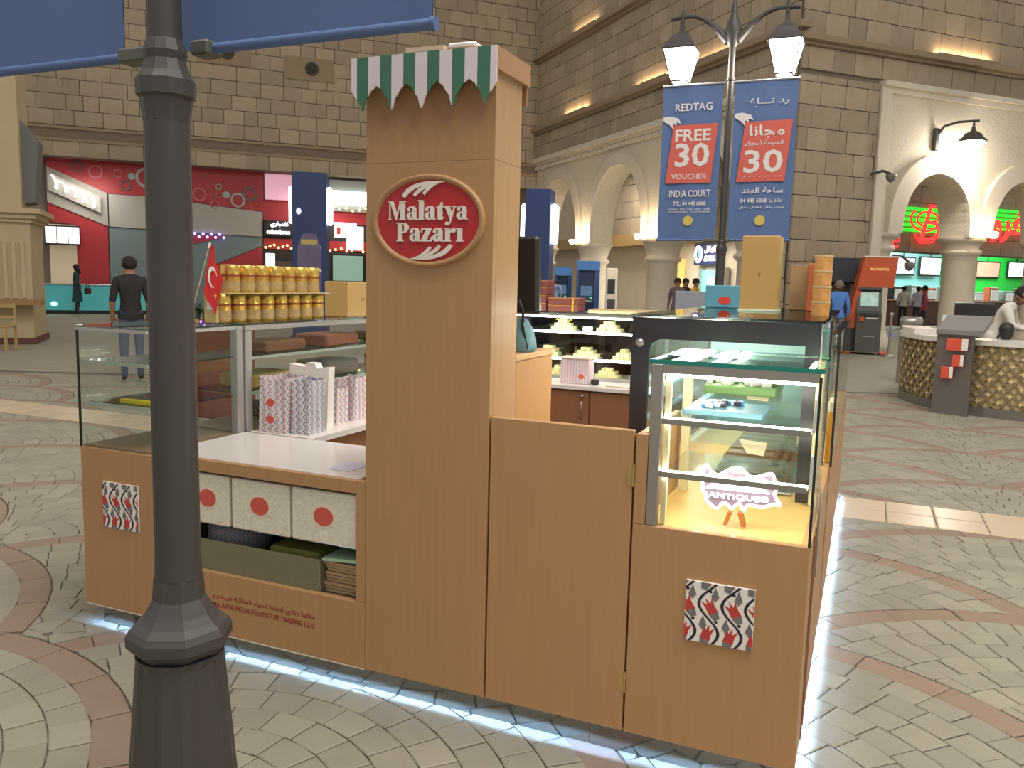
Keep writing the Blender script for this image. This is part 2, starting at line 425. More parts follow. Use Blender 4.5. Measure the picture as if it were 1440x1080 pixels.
def blocks(par, s0, s1, z0, z1, h, w0, w1, holes=(), yf=-.04, dep=.08, name='stone_block'):
    z = z0; extra = MB()
    while z < z1-.1:
        hh = min(h, z1-z); s = s0-rnd.uniform(0, w0)
        while s < s1:
            w = rnd.uniform(w0, w1); a, b = max(s, s0), min(s+w, s1); s += w
            if b-a < .08: continue
            if any(a < H[1] and b > H[0] and z < H[3] and z+hh > H[2] for H in holes): continue
            NB[par.name] = NB.get(par.name, 0)+1
            if NB[par.name] > 300:
                y = yf+rnd.uniform(-.012, .012); extra.bbox(a+.009, b-.009, y-dep/2, y+dep/2, z+.009, z+hh-.009, b=.012); continue
            o = bpy.data.objects.new(name, UB); link(o); o.parent = par
            o.location = ((a+b)/2, yf+rnd.uniform(-.012, .012), z+hh/2); o.scale = (b-a-.018, dep, hh-.018)
        z += hh
    if extra.v: build(extra, 'stone_blocks', M_stone, par, local=True, kind='stuff')
# left court wall above the food shops
mb = MB(); mb.box(-30, .4, 0, .6, 5.55, 15)
WL = wallobj(mb, 'wall_left', M_back, A0, Q, 'tall stone block wall above the red food shops')
blocks(WL, -20.5, 0, 5.55, 6.08, .53, .7, 1.2)
blocks(WL, -20.5, 0, 6.62, 13.8, .53, .5, .95)
mb = MB(); mb.box(-30, .2, -.10, 0, 6.08, 6.18); mb.box(-30, .2, -.10, 0, 6.5, 6.6); mb.box(-30, .2, -.05, 0, 6.18, 6.5, 1)
build(mb, 'frieze', [M_ledge, M_frieze], WL, local=True)
for s, z in ((-9.7, 9.5), (-12.8, 9.75)):
    mb = MB(); mb.box(s-.95, s+.95, -.11, -.05, z-.45, z+.4); build(mb, 'vent_panel', M_ledge, WL, local=True)
    mb = MB(); mb.xf = Matrix.Translation((s+.1, -.11, z)) @ Matrix.Rotation(math.pi/2, 4, 'X'); mb.lathe(0, 0, [(.26, -.02), (.26, .03), (.2, .04), (.17, 0)], 16); build(mb, 'vent', mat('vent_dark', (70, 64, 58), .6), WL, local=True)
# back court wall with the arcade under it
mb = MB(); mb.box(-.3, 16.54, 0, .6, 6.8, 15.5); mb.box(14.9, 16.54, 0, .6, 0, 6.8)
WC = wallobj(mb, 'wall_back', M_back, A0, -Q, 'stone block wall over the pointed arcade')
blocks(WC, 0, 16.5, 6.85, 7.8, .48, .5, .95); blocks(WC, 0, 16.5, 8.12, 10.75, .53, .5, .95); blocks(WC, 0, 16.5, 11.06, 14.4, .55, .5, .95)
blocks(WC, 14.95, 16.5, 0, 6.75, .6, .6, .9)
mb = MB()
for z in (8.0, 10.95): mb.box(-.3, 16.9, -.34, 0, z-.09, z+.06); mb.box(-.3, 16.7, -.2, 0, z-.2, z-.09)
build(mb, 'ledge', M_ledge, WC, local=True)
def curve(s0, s1, zs, zp, n=18, off=0.):
    c = (s0+s1)/2; a = (s1-s0)/2+off; h = zp-zs+off*1.05; out = []
    for i in range(n+1):
        t = math.pi*i/n; out.append((c-a*math.cos(t), zs+h*(math.sin(t)**.82 if 0 < i < n else 0)))
    return out
def arcade(mb, bays, zs, zp, ztop, send, dep=.9, sstart=-.3):
    edges = [sstart]+[e for b in bays for e in b]+[send]
    for i in range(0, len(edges), 2):
        a, b = edges[i], edges[i+1]
        if b-a > .02: mb.box(a, b, 0, dep, zs, ztop)
    for s0, s1 in bays:
        cv = curve(s0, s1, zs, zp); n = len(cv); vs = []; fs = []
        for s, z in cv: vs += [(s, 0, z), (s, 0, ztop), (s, dep, z), (s, dep, ztop)]
        for i in range(n-1):
            a, b = 4*i, 4*i+4; fs += [(a, b, b+1, a+1), (a+2, a+3, b+3, b+2), (a, a+2, b+2, b)]
        mb.add(vs, fs, 0)
def archivolt(mb, s0, s1, zs, zp, w, proud=.09, inner=.0):
    a = curve(s0, s1, zs, zp, off=inner); b = curve(s0, s1, zs, zp, off=w); vs = []; fs = []; n = len(a)
    for p, q in zip(a, b): vs += [(p[0], -proud, p[1]), (q[0], -proud, q[1]), (p[0], .02, p[1]), (q[0], .02, q[1])]
    for i in range(n-1):
        j, k = 4*i, 4*i+4; fs += [(j, k, k+1, j+1), (j+1, k+1, k+3, j+3), (j, j+2, k+2, k)]
    mb.add(vs, fs, 0)
def column(par, s, y, r, zt, cap=.55, name='column'):
    mb = MB(); mb.lathe(s, y, [(r*1.35, 0), (r*1.35, .18), (r*1.15, .3), (r*1.05, .42), (r, .5), (r*.96, zt-cap-.25), (r*1.0, zt-cap-.22), (r*1.18, zt-cap-.14), (r*1.18, zt-cap-.06), (r*1.0, zt-cap), (r*1.05, zt-cap+.1), (r*1.3, zt-.12), (r*1.4, zt-.1), (r*1.4, zt)], 20)
    return build(mb, name, M_trim, par, local=True)
CB = [(.45, 4.25), (5.45, 9.25), (10.45, 14.25)]
mb = MB(); arcade(mb, CB, 3.05, 5.75, 6.62, 14.9)
arc_c = wallobj(mb, 'trim_1', M_plaster, A0, -Q, 'carved plaster arcade of pointed arches under the back wall')
for b in CB:
    mb = MB(); archivolt(mb, *b, 3.05, 5.75, .36); build(mb, 'archivolt', M_trim, arc_c, local=True)
mb = MB(); mb.box(-.3, 14.9, -.22, .3, 6.62, 6.8); mb.box(-.3, 14.9, -.12, .2, 6.5, 6.62); build(mb, 'cornice', M_trim, arc_c, local=True)
mb = MB()
for i in range(74): mb.box(-.2+.2*i, -.08+.2*i, -.1, 0, 6.34, 6.48)
build(mb, 'dentils', M_trim, arc_c, local=True, kind='stuff')
for s in (-.1, 4.85, 9.85, 14.7): column(arc_c, s, .45, .52, 3.05)
mb = MB(); mb.box(-14, 14.6, 4.2, 4.5, 0, 8)
wb2 = wallobj(mb, 'wall_arcade', mat('passage_wall', (200, 188, 166), .8, noise=.1, nscale=2), A0, -Q, 'pale passage wall behind the back arcade')
blocks(wb2, -2, 14.4, 3.75, 6.6, .72, .8, 1.3, yf=4.16)
mb = MB(); mb.box(-14, 14.6, 3.6, 4.2, 3.2, 3.7); build(mb, 'beam', mat('ochre_frieze', (176, 146, 92), .7, noise=.35, nscale=18), wb2, local=True)
# right court wall
mb = MB(); mb.box(0, 16, 0, .6, 6.95, 15); mb.box(0, 2.6, 0, .6, 0, 6.95)
WR = wallobj(mb, 'wall_right', M_back, B0, Q, 'stone block wall beside the second arcade')
blocks(WR, 0, 2.58, 0, 6.9, .56, .55, .95); blocks(WR, 0, 11, 7.02, 7.58, .56, .6, 1.0); blocks(WR, 0, 11, 7.86, 11.8, .56, .55, 1.0)
mb = MB(); mb.box(-.2, 16, -.34, 0, 7.66, 7.8); mb.box(-.1, 16, -.2, 0, 7.58, 7.66); build(mb, 'ledge', M_ledge, WR, local=True)
RB = [(3.6, 6.1), (7.0, 9.5), (10.4, 12.9)]
mb = MB(); mb.xf = Matrix.Translation((0, -.08, 0)); arcade(mb, RB, 3.1, 4.75, 6.85, 14, dep=.9, sstart=2.6)
arc_r = wallobj(mb, 'trim_2', M_plaster, B0, Q, 'carved plaster arcade lit by a wall lantern')
for b in RB:
    mb = MB(); mb.xf = Matrix.Translation((0, -.08, 0)); archivolt(mb, *b, 3.1, 4.75, .5, .14); build(mb, 'archivolt', M_trim, arc_r, local=True)
mb = MB(); mb.box(2.6, 14, -.26, .2, 6.85, 6.98); mb.box(2.6, 14, -.16, .1, 6.7, 6.85); mb.box(2.6, 2.95, -.16, .7, 0, 6.7); mb.box(2.95, 3.02, -.12, 0, 3.1, 6.5)
build(mb, 'cornice', M_trim, arc_r, local=True)
for s in (3.25, 6.55, 9.95, 13.3): column(arc_r, s, .4, .46, 3.1, .3)
# food hall behind the right arcade
mb = MB(); mb.box(4, 30, 10.9, 11.2, 3.25, 9)
hall = wallobj(mb, 'wall_food_hall', M_back, B0, Q, 'stone wall carrying the neon sign in the food hall')
blocks(hall, 10, 25, 3.3, 7.6, .72, .8, 1.4, yf=10.86)
M_cy = mat('cyan_wall', (150, 232, 228), .6); M_gr = mat('green_wall', (40, 205, 70), .5)
mb = MB(); mb.box(12, 22.6, 15, 15.2, 0, 4.2); mb.box(12, 12.2, 11.2, 15, 0, 4.2); build(mb, 'cyan_panel', M_cy, hall, local=True)
mb = MB(); mb.box(22.6, 30, 14.9, 15.1, 0, 4.2); build(mb, 'green_panel', M_gr, hall, local=True)
mb = MB(); mb.box(12, 30, 11.1, 15, 4.2, 4.3); build(mb, 'soffit', mat('soffit', (200, 200, 195), .7), hall, local=True)
def onR(s, y, z): return Vector(B0)+Vector((math.cos(Q)*s-math.sin(Q)*y, math.sin(Q)*s+math.cos(Q)*y, z))
def onC(s, y, z): return Vector(A0)+Vector((math.cos(Q)*s+math.sin(Q)*y, -math.sin(Q)*s+math.cos(Q)*y, z))
def onL(s, y, z): return Vector(A0)+Vector((math.cos(Q)*s-math.sin(Q)*y, math.sin(Q)*s+math.cos(Q)*y, z))
area('food_hall_light', onR(19, 13, 4.1), 3, 260, (.95, 1, 1), onR(19, 13, 0), 3)
area('food_hall_light', onR(25, 13, 4.1), 3, 260, (.95, 1, 1), onR(25, 13, 0), 3)
area('passage_light', onC(7.4, 2.4, 3.1), 2.5, 170, (1, .93, .82), onC(7.4, 2.6, 0), 1.5)
area('passage_light', onC(2.6, 2.4, 6.2), 2, 170, (1, .93, .82), onC(2.6, 2.6, 0), 1.5)
WARM = (1, .68, .38)
def ledge_lamp(par, on, s, z, power, col=WARM):
    mb = MB(); mb.box(s-1.1, s+1.1, -.32, -.26, z, z+.05); build(mb, 'ledge_lamp', M_ledge, par, local=True)
    l = area('ledge_lamp_glow', on(s, -.20, z+.06), 2.0, power, col, on(s+.0, .0, z+.16), .03)
for s, z, p in ((4.0, 8.06, 16), (9.6, 8.06, 12), (13.0, 8.06, 8), (4.6, 11.01, 14)): ledge_lamp(WC, onC, s, z, p)
for s, z, p in ((5.4, 7.8, 16), (9.5, 7.8, 12)): ledge_lamp(WR, onR, s, z, p)
def up_lamp(par, on, s, y, z, power, col=(1, .78, .52)):
    mb = MB(); mb.lathe(s, y, [(.05, z-.16), (.11, z-.1), (.12, z), (.07, z+.02)], 12); build(mb, 'uplight', mat('uplight_glow', (255, 236, 200), .4, emit=6, ecol=(255, 226, 180)), par, local=True)
    point('uplight_glow', on(s, y-.06, z+.12), power, col, .06)
for s in (4.45, 5.25, 9.45, 10.25): up_lamp(arc_c, onC, s, -.32, 3.2, 48)
for s in (6.3, 6.8): up_lamp(arc_r, onR, s, -.42, 3.25, 14)

# ---- left food-shop front
M_red = mat('facade_red', (168, 40, 48), .5, noise=.1, nscale=3)
M_g1 = mat('facade_grey', (166, 160, 150), .5); M_g2 = mat('facade_bluegrey', (112, 128, 128), .5); M_dk = mat('shop_dark', (44, 40, 40), .7)
mb = MB(); mb.box(-30, .2, .8, 1.2, 0, 5.6)
SH = wallobj(mb, 'wall_shopfront', mat('shopfront_back', (120, 104, 96), .7), A0, Q, 'food shop front of red and grey panels under the stone wall')
def panel(name, pts, m, y=.62, par=SH, th=.14):
    mb = MB(); mb.prism([(s, y, z) for s, z in pts], (0, th, 0)); return build(mb, name, m, par, local=True)
panel('red_panel', [(-18.9, 5.6), (-11.4, 5.6), (-11.4, 4.03), (-15.6, 4.38), (-16.94, 4.4), (-18.9, 5.25)], M_red)
panel('grey_panel', [(-16.9, 4.38), (-15.6, 4.36), (-11.43, 4.01), (-11.45, 3.05), (-14.0, 3.1), (-16.9, 3.2)], M_g1, .58)
panel('grey_panel', [(-18.9, 5.25), (-16.94, 4.4), (-16.94, 3.2), (-18.9, 3.98)], M_g1, .60)
panel('red_panel', [(-18.9, 3.98), (-16.96, 3.2), (-16.96, .9), (-18.0, .9), (-18.0, 3.2), (-18.9, 3.3)], M_red, .66)
panel('grey_panel', [(-16.92, 3.18), (-14, 3.08), (-11.45, 3.03), (-11.45, 2.7), (-13.5, 1.8), (-13.5, 0), (-16.92, 0)], M_g2, .64)
panel('red_panel', [(-11.45, 2.68), (-13.5, 1.78), (-13.5, 0), (-11.45, 0)], M_red, .66)
panel('red_panel', [(-14.2, 3.04), (-12.75, 3.0), (-14.2, 2.62)], M_red, .60)
panel('red_panel', [(-11.4, 4.5), (-.6, 4.5), (-.6, 3.7), (-11.4, 3.7)], M_red, .7)
panel('red_panel', [(-11.4, 3.0), (-.6, 3.0), (-.6, 2.6), (-11.4, 2.6)], M_red, .7)
panel('dark_panel', [(-11.4, 3.7), (-.6, 3.7), (-.6, 3.0), (-11.4, 3.0)], M_dk, .72)
panel('dark_panel', [(-11.4, 2.6), (-.6, 2.6), (-.6, 0), (-11.4, 0)], M_dk, .74)
panel('steel_panel', [(-8.9, 5.45), (-.6, 5.45), (-.6, 4.2), (-8.9, 4.2)], mat('steel_fascia', (150, 150, 145), .35, .3), .55)
panel('cream_panel', [(-18.9, 3.2), (-18.02, 3.2), (-18.02, .9), (-18.9, .9)], mat('shop_cream', (196, 180, 150), .6, emit=.25), .7)
rmats = [mat('ring_grey', (160, 152, 148), .4), mat('ring_dark', (86, 74, 72), .4), M_red, mat('ring_pink', (186, 96, 100), .5), mat('ring_teal', (146, 166, 164), .4)]
for s, z, r, k, full in ((-15.6, 5.05, .38, 0, 0), (-16.1, 5.07, .13, 4, 1), (-12.35, 4.42, .28, 0, 0), (-11.9, 4.68, .27, 1, 0), (-12.78, 4.6, .13, 4, 1), (-13.75, 4.55, .26, 3, 0), (-13.05, 4.88, .12, 0, 0), (-13.05, 4.55, .12, 3, 0), (-16.3, 4.72, .2, 1, 0), (-16.55, 5.14, .16, 3, 0), (-13.2, 4.2, .16, 3, 0), (-11.6, 4.35, .14, 2, 0), (-14.3, 4.9, .2, 3, 0), (-15.0, 4.75, .22, 3, 0), (-17.3, 5.15, .25, 3, 0), (-17.9, 5.3, .2, 1, 0)):
    mb = MB()
    if full: mb.disc((s, .60, z), (1, 0, 0), (0, 0, 1), (0, 1, 0), r, r, .06, 20)
    else: mb.ring((s, .58, z), (1, 0, 0), (0, 0, 1), (0, 1, 0), r, r, r*.72, r*.72, .06, 24)
    build(mb, 'ring', rmats[k], SH, local=True)
area('shop_light', onL(-17.5, -.6, 4.6), 1.2, 30, (1, .95, .9), onL(-17.5, .6, 2.5), 1)
area('shop_light', onL(-9.3, -.5, 4.6), 1.5, 40, (1, .95, .9), onL(-9.3, .6, 2.2), 1)
# left pier of the court
M_pier = mat('pier_plaster', (186, 168, 134), .75, noise=.08, nscale=2)
PR = thing('wall_pier', 'cream plaster pier with moulded capital at the left edge', None, (-16.32, 9.12, 0), math.radians(45), kind='structure')
mb = MB(); mb.box(-5, .55, 0, 1.7, 0, 2.55); build(mb, 'shaft', M_pier, PR, local=True)
mb = MB(); mb.box(-5, .60, -.07, 1.75, 2.5, 2.58); mb.box(-5, .68, -.14, 1.8, 2.58, 2.68); mb.box(-5, .78, -.22, 1.85, 2.68, 2.78); build(mb, 'capital', M_trim if False else M_pier, PR, local=True)
mb = MB(); mb.box(-5, .42, 0, 1.2, 2.78, 6.2); build(mb, 'upper_shaft', M_pier, PR, local=True)
mb = MB(); mb.prism([(.425, .3, 2.9), (.62, .3, 2.95), (.74, .3, 4.2), (.425, .3, 4.6)], (0, .7, 0)); build(mb, 'bracket', mat('grey_bracket', (108, 110, 108), .6), PR, local=True)
mb = MB()
for i in range(5): mb.box(-.28+.16*i, -.2+.16*i, -.04, .01, .95, 2.1)
build(mb, 'fluting', M_pier, PR, local=True)
mb = MB(); mb.box(-.45, .75, -.5, 0, .82, .92); build(mb, 'shelf', mat('shelf_wood', (150, 120, 78), .5), PR, local=True)
mb = MB(); mb.box(-5, .6, -.05, 1.75, 0, .12); build(mb, 'skirting', mat('skirting_red', (96, 58, 48), .5), PR, local=True)
# ================================================================== KIOSK
M_wood = mat('kiosk_veneer', (184, 142, 98), .42, noise=.10, nscale=5, stretch=(9, 9, .7), bump=.02, bscale=40)
M_wood2 = mat('cabinet_veneer', (148, 100, 68), .45, noise=.10, nscale=5, stretch=(9, 9, .7))
M_edge = mat('edge_line', (222, 208, 186), .4)
M_steel = mat('brushed_steel', (176, 172, 166), .32, .85, noise=.05, nscale=20, stretch=(1, 1, 12))
M_mirror = mat('mirror_plinth', (150, 150, 148), .10, 1.0)
M_alu = mat('aluminium', (186, 184, 180), .35, .6)
M_top = mat('white_worktop', (226, 218, 214), .18, noise=.03, nscale=3)
M_led = mat('led_strip', (222, 236, 255), .4, emit=120, ecol=(150, 195, 255))
M_led2 = mat('case_led', (252, 250, 240), .4, emit=42, ecol=(255, 248, 230))
M_led3 = mat('back_case_led', (252, 250, 240), .4, emit=16, ecol=(255, 250, 236))
M_glass = glassmat('case_glass', (251, 253, 252), .9)
M_gtop = glassmat('top_glass', (226, 240, 236), 1.5)
M_dglass = glassmat('dark_top_glass', (120, 124, 122), 2.0)
M_teal = mat('glass_edge', (22, 120, 108), .15, emit=.12)
M_blackedge = mat('black_seal', (38, 40, 38), .3)
M_black = mat('black_panel', (44, 42, 46), .22, noise=.05)
M_brass = mat('brass', (206, 180, 120), .35, .8)
M_white = mat('print_white', (240, 234, 226), .5); M_redink = mat('print_red', (196, 64, 60), .5); M_navy = mat('print_navy', (46, 40, 62), .5); M_grey = mat('print_grey', (120, 120, 122), .5)
EX, EZ, EYN = Vector((1, 0, 0)), Vector((0, 0, 1)), Vector((0, -1, 0))
def clipsq(poly, x0, x1, z0, z1):
    for n, c in (((1, 0), x0), ((-1, 0), -x1), ((0, 1), z0), ((0, -1), -z1)):
        poly = clip(poly, n, c)
        if len(poly) < 3: return []
    return poly
def iznik(par, x0, z0, w, h, y, name='tile_plaque'):
    """white glazed tile with navy vines, red tulips and grey sprigs"""
    o = box(name, (x0, x0+w, y-.008, y, z0, z0+h), mat('glazed_white', (244, 238, 230), .2), par, b=.002)
    o['label'] = 'white glazed tile with navy vines and red tulips'
    mb = MB(); yy = y-.0086
    def put(poly, mi):
        p = clipsq([(x0+a*w, z0+b*h) for a, b in poly], x0+.001, x0+w-.001, z0+.001, z0+h-.001)
        if p: mb.add([(a, yy-(.0002*mi), b) for a, b in p], [tuple(range(len(p)))], mi)
    def vine(u, v):   # centre line of a vine, period .31 across and .8 up
        return u+.15*math.sin(v*2*math.pi/.95+.4)
    for k in range(-1, 4):
        u0 = .02+.335*k
        for i in range(28):
            v0, v1 = -.06+i*.04, -.06+(i+1)*.04
            a, b = vine(u0, v0), vine(u0, v1); t = .023
            put([(a-t, v0), (a+t, v0), (b+t, v1), (b-t, v1)], 0)
        for dv, s in ((.30, 1), (-.14, -1), (.78, -1)):
            cz = dv+.25; cx = vine(u0, cz)+.167; q = .5 if s > 0 else -.25
            rot = lambda a, b: (cx+1.25*(a*math.cos(q)-b*math.sin(q)), cz+1.25*(a*math.sin(q)+b*math.cos(q)))
            put([rot(a, b) for a, b in ((-.035, -.12), (.035, -.12), (.06, -.03), (-.06, -.03))], 2)
            put([rot(a, b) for a, b in ((-.06, -.03), (.06, -.03), (.055, .06), (.075, .16), (.02, .09), (0, .18), (-.02, .09), (-.07, .16), (-.055, .06))], 1)
            sv = dv+.02; sx0 = vine(u0, sv)+.167
            rot2 = lambda a, b: (sx0+a, sv+b)
            put([rot2(a, b) for a, b in ((0, -.1), (.06, -.02), (.04, .03), (.0, .14), (-.04, .03), (-.06, -.02))], 2)
            put([(cx+.06+.026*math.cos(t*.785), cz-.17+.026*math.sin(t*.785)) for t in range(8)], 0)
    if mb.v: build(mb, 'painted_pattern', [M_navy, M_redink, M_grey], o)
    return o
# ---- front left counter
K1 = thing('counter_cabinet', 'wooden front counter with open storage shelf, left of the tall tower', 'counter', (-2.25, .25, 0))
box('front_panel', (-2.973, -2.52, 0, .025, .1, .80), M_wood, K1, b=.002)
box('side_panel', (-2.973, -2.95, .025, .5, .1, .80), M_wood, K1)
box('bottom_panel', (-2.52, -1.5275, 0, .025, .1, .355), M_wood, K1, b=.002)
box('post', (-1.567, -1.5275, 0, .025, .356, .815), M_wood, K1, b=.002)
box('shelf_board', (-2.52, -1.568, .03, .5, .335, .35), mat('shelf_dark', (86, 78, 60), .5), K1)
box('glass_shelf', (-2.51, -1.57, .04, .48, .538, .546), glassmat('shelf_glass', (190, 210, 200), 1), K1)
box('back_board', (-2.95, -1.568, .5, .52, .1, .78), mat('back_board', (74, 70, 62), .6), K1)
box('divider', (-2.54, -2.521, .03, .5, .1, .78), M_wood, K1)
box('plinth', (-2.93, -1.568, .05, .5, 0, .117), M_mirror, K1)
box('edge_strip', (-2.973, -1.5275, -.002, .0, .096, .1), M_edge, K1)
box('led_strip', (-2.94, -1.53, .027, .045, .165, .175), M_led, K1)
iznik(K1, -2.842, .463, .205, .2, 0)
mb = MB(); letters(mb, 'MALATYA PAZARI FOODSTUFF TRADING L.L.C', (-2.0, -.0005, .213), EX, EZ, height=.021, width=.50, bold=.008, depth=.001)
build(mb, 'latin_lettering', mat('faded_red_ink', (150, 60, 44), .6), K1)
mb = MB(); letters(mb, arabic('ملاتيا بازاري لتجارة المواد الغذائية ش.ذ.م.م'), (-2.0, -.0005, .243), EX, EZ, height=.028, width=.50, bold=.01, depth=.001)
build(mb, 'arabic_lettering', MATS['faded_red_ink'], K1)
W1 = thing('worktop', 'white glossy worktop with wooden front edge beside the tower', 'worktop', (-2.05, .25, .765))
box('top', (-2.55, -1.568, .022, .545, .785, .815), M_top, W1)
box('front_edge', (-2.5195, -1.568, 0, .021, .765, .814), M_wood, W1, b=.002)
box('underside', (-2.515, -1.568, .03, .49, .781, .784), M_wood2, W1)
# ---- tower
K2 = thing('kiosk_tower', 'tall wooden signboard tower with striped valance and red oval sign', 'tower', (-1.28, .1, 0))
box('lower_panel', (-1.526, -1.037, 0, .026, .1, 1.9395), M_wood, K2, b=.001)
box('core', (-1.526, -1.037, .0262, .215, .19, 1.9395), M_wood, K2)
box('upper_panel', (-1.526, -1.037, .0005, .2145, 1.9402, 2.27), M_wood, K2, b=.001)
box('plinth', (-1.567, -1.04, .05, .2, 0, .117), M_mirror, K2)
box('led_strip', (-1.525, -1.04, .027, .045, .165, .175), M_led, K2)
cap = MB(); cap.box(-1.562, -1.02, -.034, .245, 2.262, 2.285); cap.box(-1.038, -1.02, -.034, .245, 2.215, 2.262); cap.box(-1.562, -1.03, .237, .243, 2.15, 2.262)
build(cap, 'cornice', mat('cornice_board', (176, 132, 96), .5), K2)
box('batten', (-1.35, -1.21, -.038, -.01, 2.285, 2.30), mat('pale_batten', (222, 200, 176), .5), K2)
mb = MB(); mb.bbox(-1.20, -1.10, -.03, .06, 2.286, 2.306, b=.006); build(mb, 'crumpled_paper', M_white, K2)
tips = [-1.52, -1.405, -1.29, -1.175, -1.06]
def scallop(x):
    if x < tips[0]: t = (tips[0]-x)/.042; return 2.118+.065*min(1, t*.9)
    if x > tips[-1]: t = (x-tips[-1])/.042; return 2.118+.065*min(1, t*.9)
    for a, b in zip(tips, tips[1:]):
        if a <= x <= b:
            t = 1-abs(2*(x-a)/(b-a)-1)      # 0 at tip, 1 mid
            return 2.108+(.0 if t < .06 else .040*(t-.06)/.20 if t < .26 else .040+.004*(t-.26)/.14 if t < .40 else .044+.026*math.sin((t-.40)/.36*1.5708) if t < .76 else .070+.012*(t-.76)/.24)
vw = MB(); xs = [-1.562]; w = .542/12
for i in range(13): xs.append(-1.562+w*(i+.5))
xs[-1] = -1.02
for i in range(13):
    a, b = xs[i], xs[i+1]; n = 9
    pts = [(a, -.038, 2.284), (b, -.038, 2.284)]+[(b+(a-b)*k/n, -.038, scallop(b+(a-b)*k/n)) for k in range(n+1)]
    mb = MB(); mb.prism(pts, (0, .006, 0))
    build(mb, 'valance_stripe', mat('valance_white', (234, 222, 224), .7) if i % 2 == 0 else mat('valance_green', (74, 124, 98), .7), K2)
oc = Vector((-1.28, 0, 1.745))
mb = MB(); n = 40; vs = []; fs = []
for k, (rx, rz, dy) in enumerate(((.216, .156, 0), (.214, .154, -.012), (.206, .147, -.016), (.197, .139, -.012), (.192, .135, -.004))):
    for i in range(n): a = 2*math.pi*i/n; vs.append(oc+Vector((rx*math.cos(a), dy, rz*math.sin(a))))
for k in range(4):
    for i in range(n): j = (i+1) % n; fs.append((k*n+i, k*n+j, (k+1)*n+j, (k+1)*n+i))
mb.add(vs, fs, 0, True); rim = build(mb, 'sign_rim', M_wood, K2)
mb = MB(); mb.disc(oc+Vector((0, -.006, 0)), EX, EZ, (0, 1, 0), .193, .136, .005, 48)
face = build(mb, 'sign_face', mat('sign_red', (190, 46, 52), .4, noise=.04), K2); face['label'] = 'red oval sign face with white lettering'
# fat-face serif letters, drawn as outlines
def ell(cx, cy, rx, ry, a0, a1, n=12): return [(cx+rx*math.cos(math.radians(a0+(a1-a0)*i/n)), cy+ry*math.sin(math.radians(a0+(a1-a0)*i/n))) for i in range(n+1)]
def bandp(o, i): return [list(o)+list(i)[::-1]]
def glyph(c):
    sf = .07
    def stem(x, w, y0, y1, l=1, r=1, top=True, bot=True):
        P = [[(x, y0), (x+w, y0), (x+w, y1), (x, y1)]]
        if bot: P.append([(x-.09*l, y0), (x+w+.09*r, y0), (x+w+.09*r, y0+sf), (x-.09*l, y0+sf)])
        if top: P.append([(x-.09*l, y1-sf), (x+w, y1-sf), (x+w, y1), (x-.09*l, y1)])
        return P
    if c == 'M': return stem(.10, .09, 0, 1.36)+stem(1.05, .36, 0, 1.36)+[[(.0, 1.36), (.42, 1.36), (.82, .25), (.72, 0), (.66, 0), (.18, 1.3)], [(.66, 0), (.76, 0), (1.12, 1.36), (1.02, 1.36)], [(1.0, 1.29), (1.5, 1.29), (1.5, 1.36), (1.0, 1.36)]], 1.56
    if c == 'P': return stem(.09, .37, 0, 1.36)+bandp(ell(.5, .98, .48, .38, 90, -90), ell(.5, .98, .14, .30, 90, -90))+[[(.4, 1.29), (.52, 1.29), (.52, 1.36), (.4, 1.36)], [(.4, .60), (.52, .60), (.52, .67), (.4, .67)]], 1.04
    if c == 'a': return bandp(ell(.36, .28, .35, .29, 60, 330), ell(.40, .28, .10, .21, 60, 330))+[[(.42, .05), (.78, 0), (.90, 0), (.90, .07), (.80, .09), (.80, .70), (.74, .86), (.60, .97), (.42, .97), (.42, .88), (.46, .80), (.46, .5), (.36, .57), (.36, .50), (.46, .43)]]+bandp(ell(.42, .74, .36, .23, 90, 170), ell(.42, .74, .24, .14, 90, 170))+[ell(.19, .72, .13, .12, 0, 345)], .94
    if c == 'l': return stem(.09, .36, 0, 1.42), .55
    if c == 't': return [[(.13, .12), (.16, .03), (.25, -.02), (.45, -.02), (.56, .06), (.60, .2), (.54, .2), (.49, .1), (.49, .87), (.60, .87), (.60, .95), (.49, .95), (.49, 1.25), (.40, 1.25), (.32, 1.06), (.16, .95), (.02, .95), (.02, .87), (.13, .87)]], .62
    if c == 'y': return [[(.0, .88), (.0, .95), (.55, .95), (.55, .88), (.47, .88), (.66, .42), (.80, .88), (.70, .88), (.70, .95), (1.02, .95), (1.02, .88), (.90, .88), (.58, -.2), (.48, -.36), (.3, -.42), (.3, -.34), (.42, -.28), (.5, -.12), (.52, .0), (.1, .88)], ell(.27, -.27, .15, .14, 0, 345)], 1.0
    if c == 'z': return [[(.04, .95), (.84, .95), (.84, .87), (.43, .08), (.78, .08), (.80, .34), (.87, .34), (.87, 0), (.02, 0), (.02, .08), (.42, .87), (.12, .87), (.09, .64), (.02, .64)]], .92
    if c == 'r': return stem(.09, .36, 0, .95)+[ell(.74, .78, .16, .16, 0, 345), [(.45, .66), (.5, .84), (.62, .95), (.8, .95), (.7, .84), (.58, .8), (.5, .6), (.45, .5)]], .94
    if c == 'ı': return stem(.09, .36, 0, .95), .56
    return [], .4
def fatline(mb, word, xc, z0, u, y, width=None):
    tot = sum(glyph(c)[1] for c in word); s = width/tot if width else u; x = xc-tot*s/2
    for c in word:
        ps, w = glyph(c)
        mb = MB()
        for k_, p in enumerate(ps): mb.prism([(x+a*s, y-.0003*k_, z0+b*u) for a, b in p], (0, .006, 0))
        build(mb, 'letter', M_let, face); x += w*s
M_let = mat('sign_letters', (240, 234, 224), .4)
fatline(None, 'Malatya', -1.277, 1.748, .046, -.0125, .305); fatline(None, 'Pazarı', -1.268, 1.676, .046, -.0125, .255)
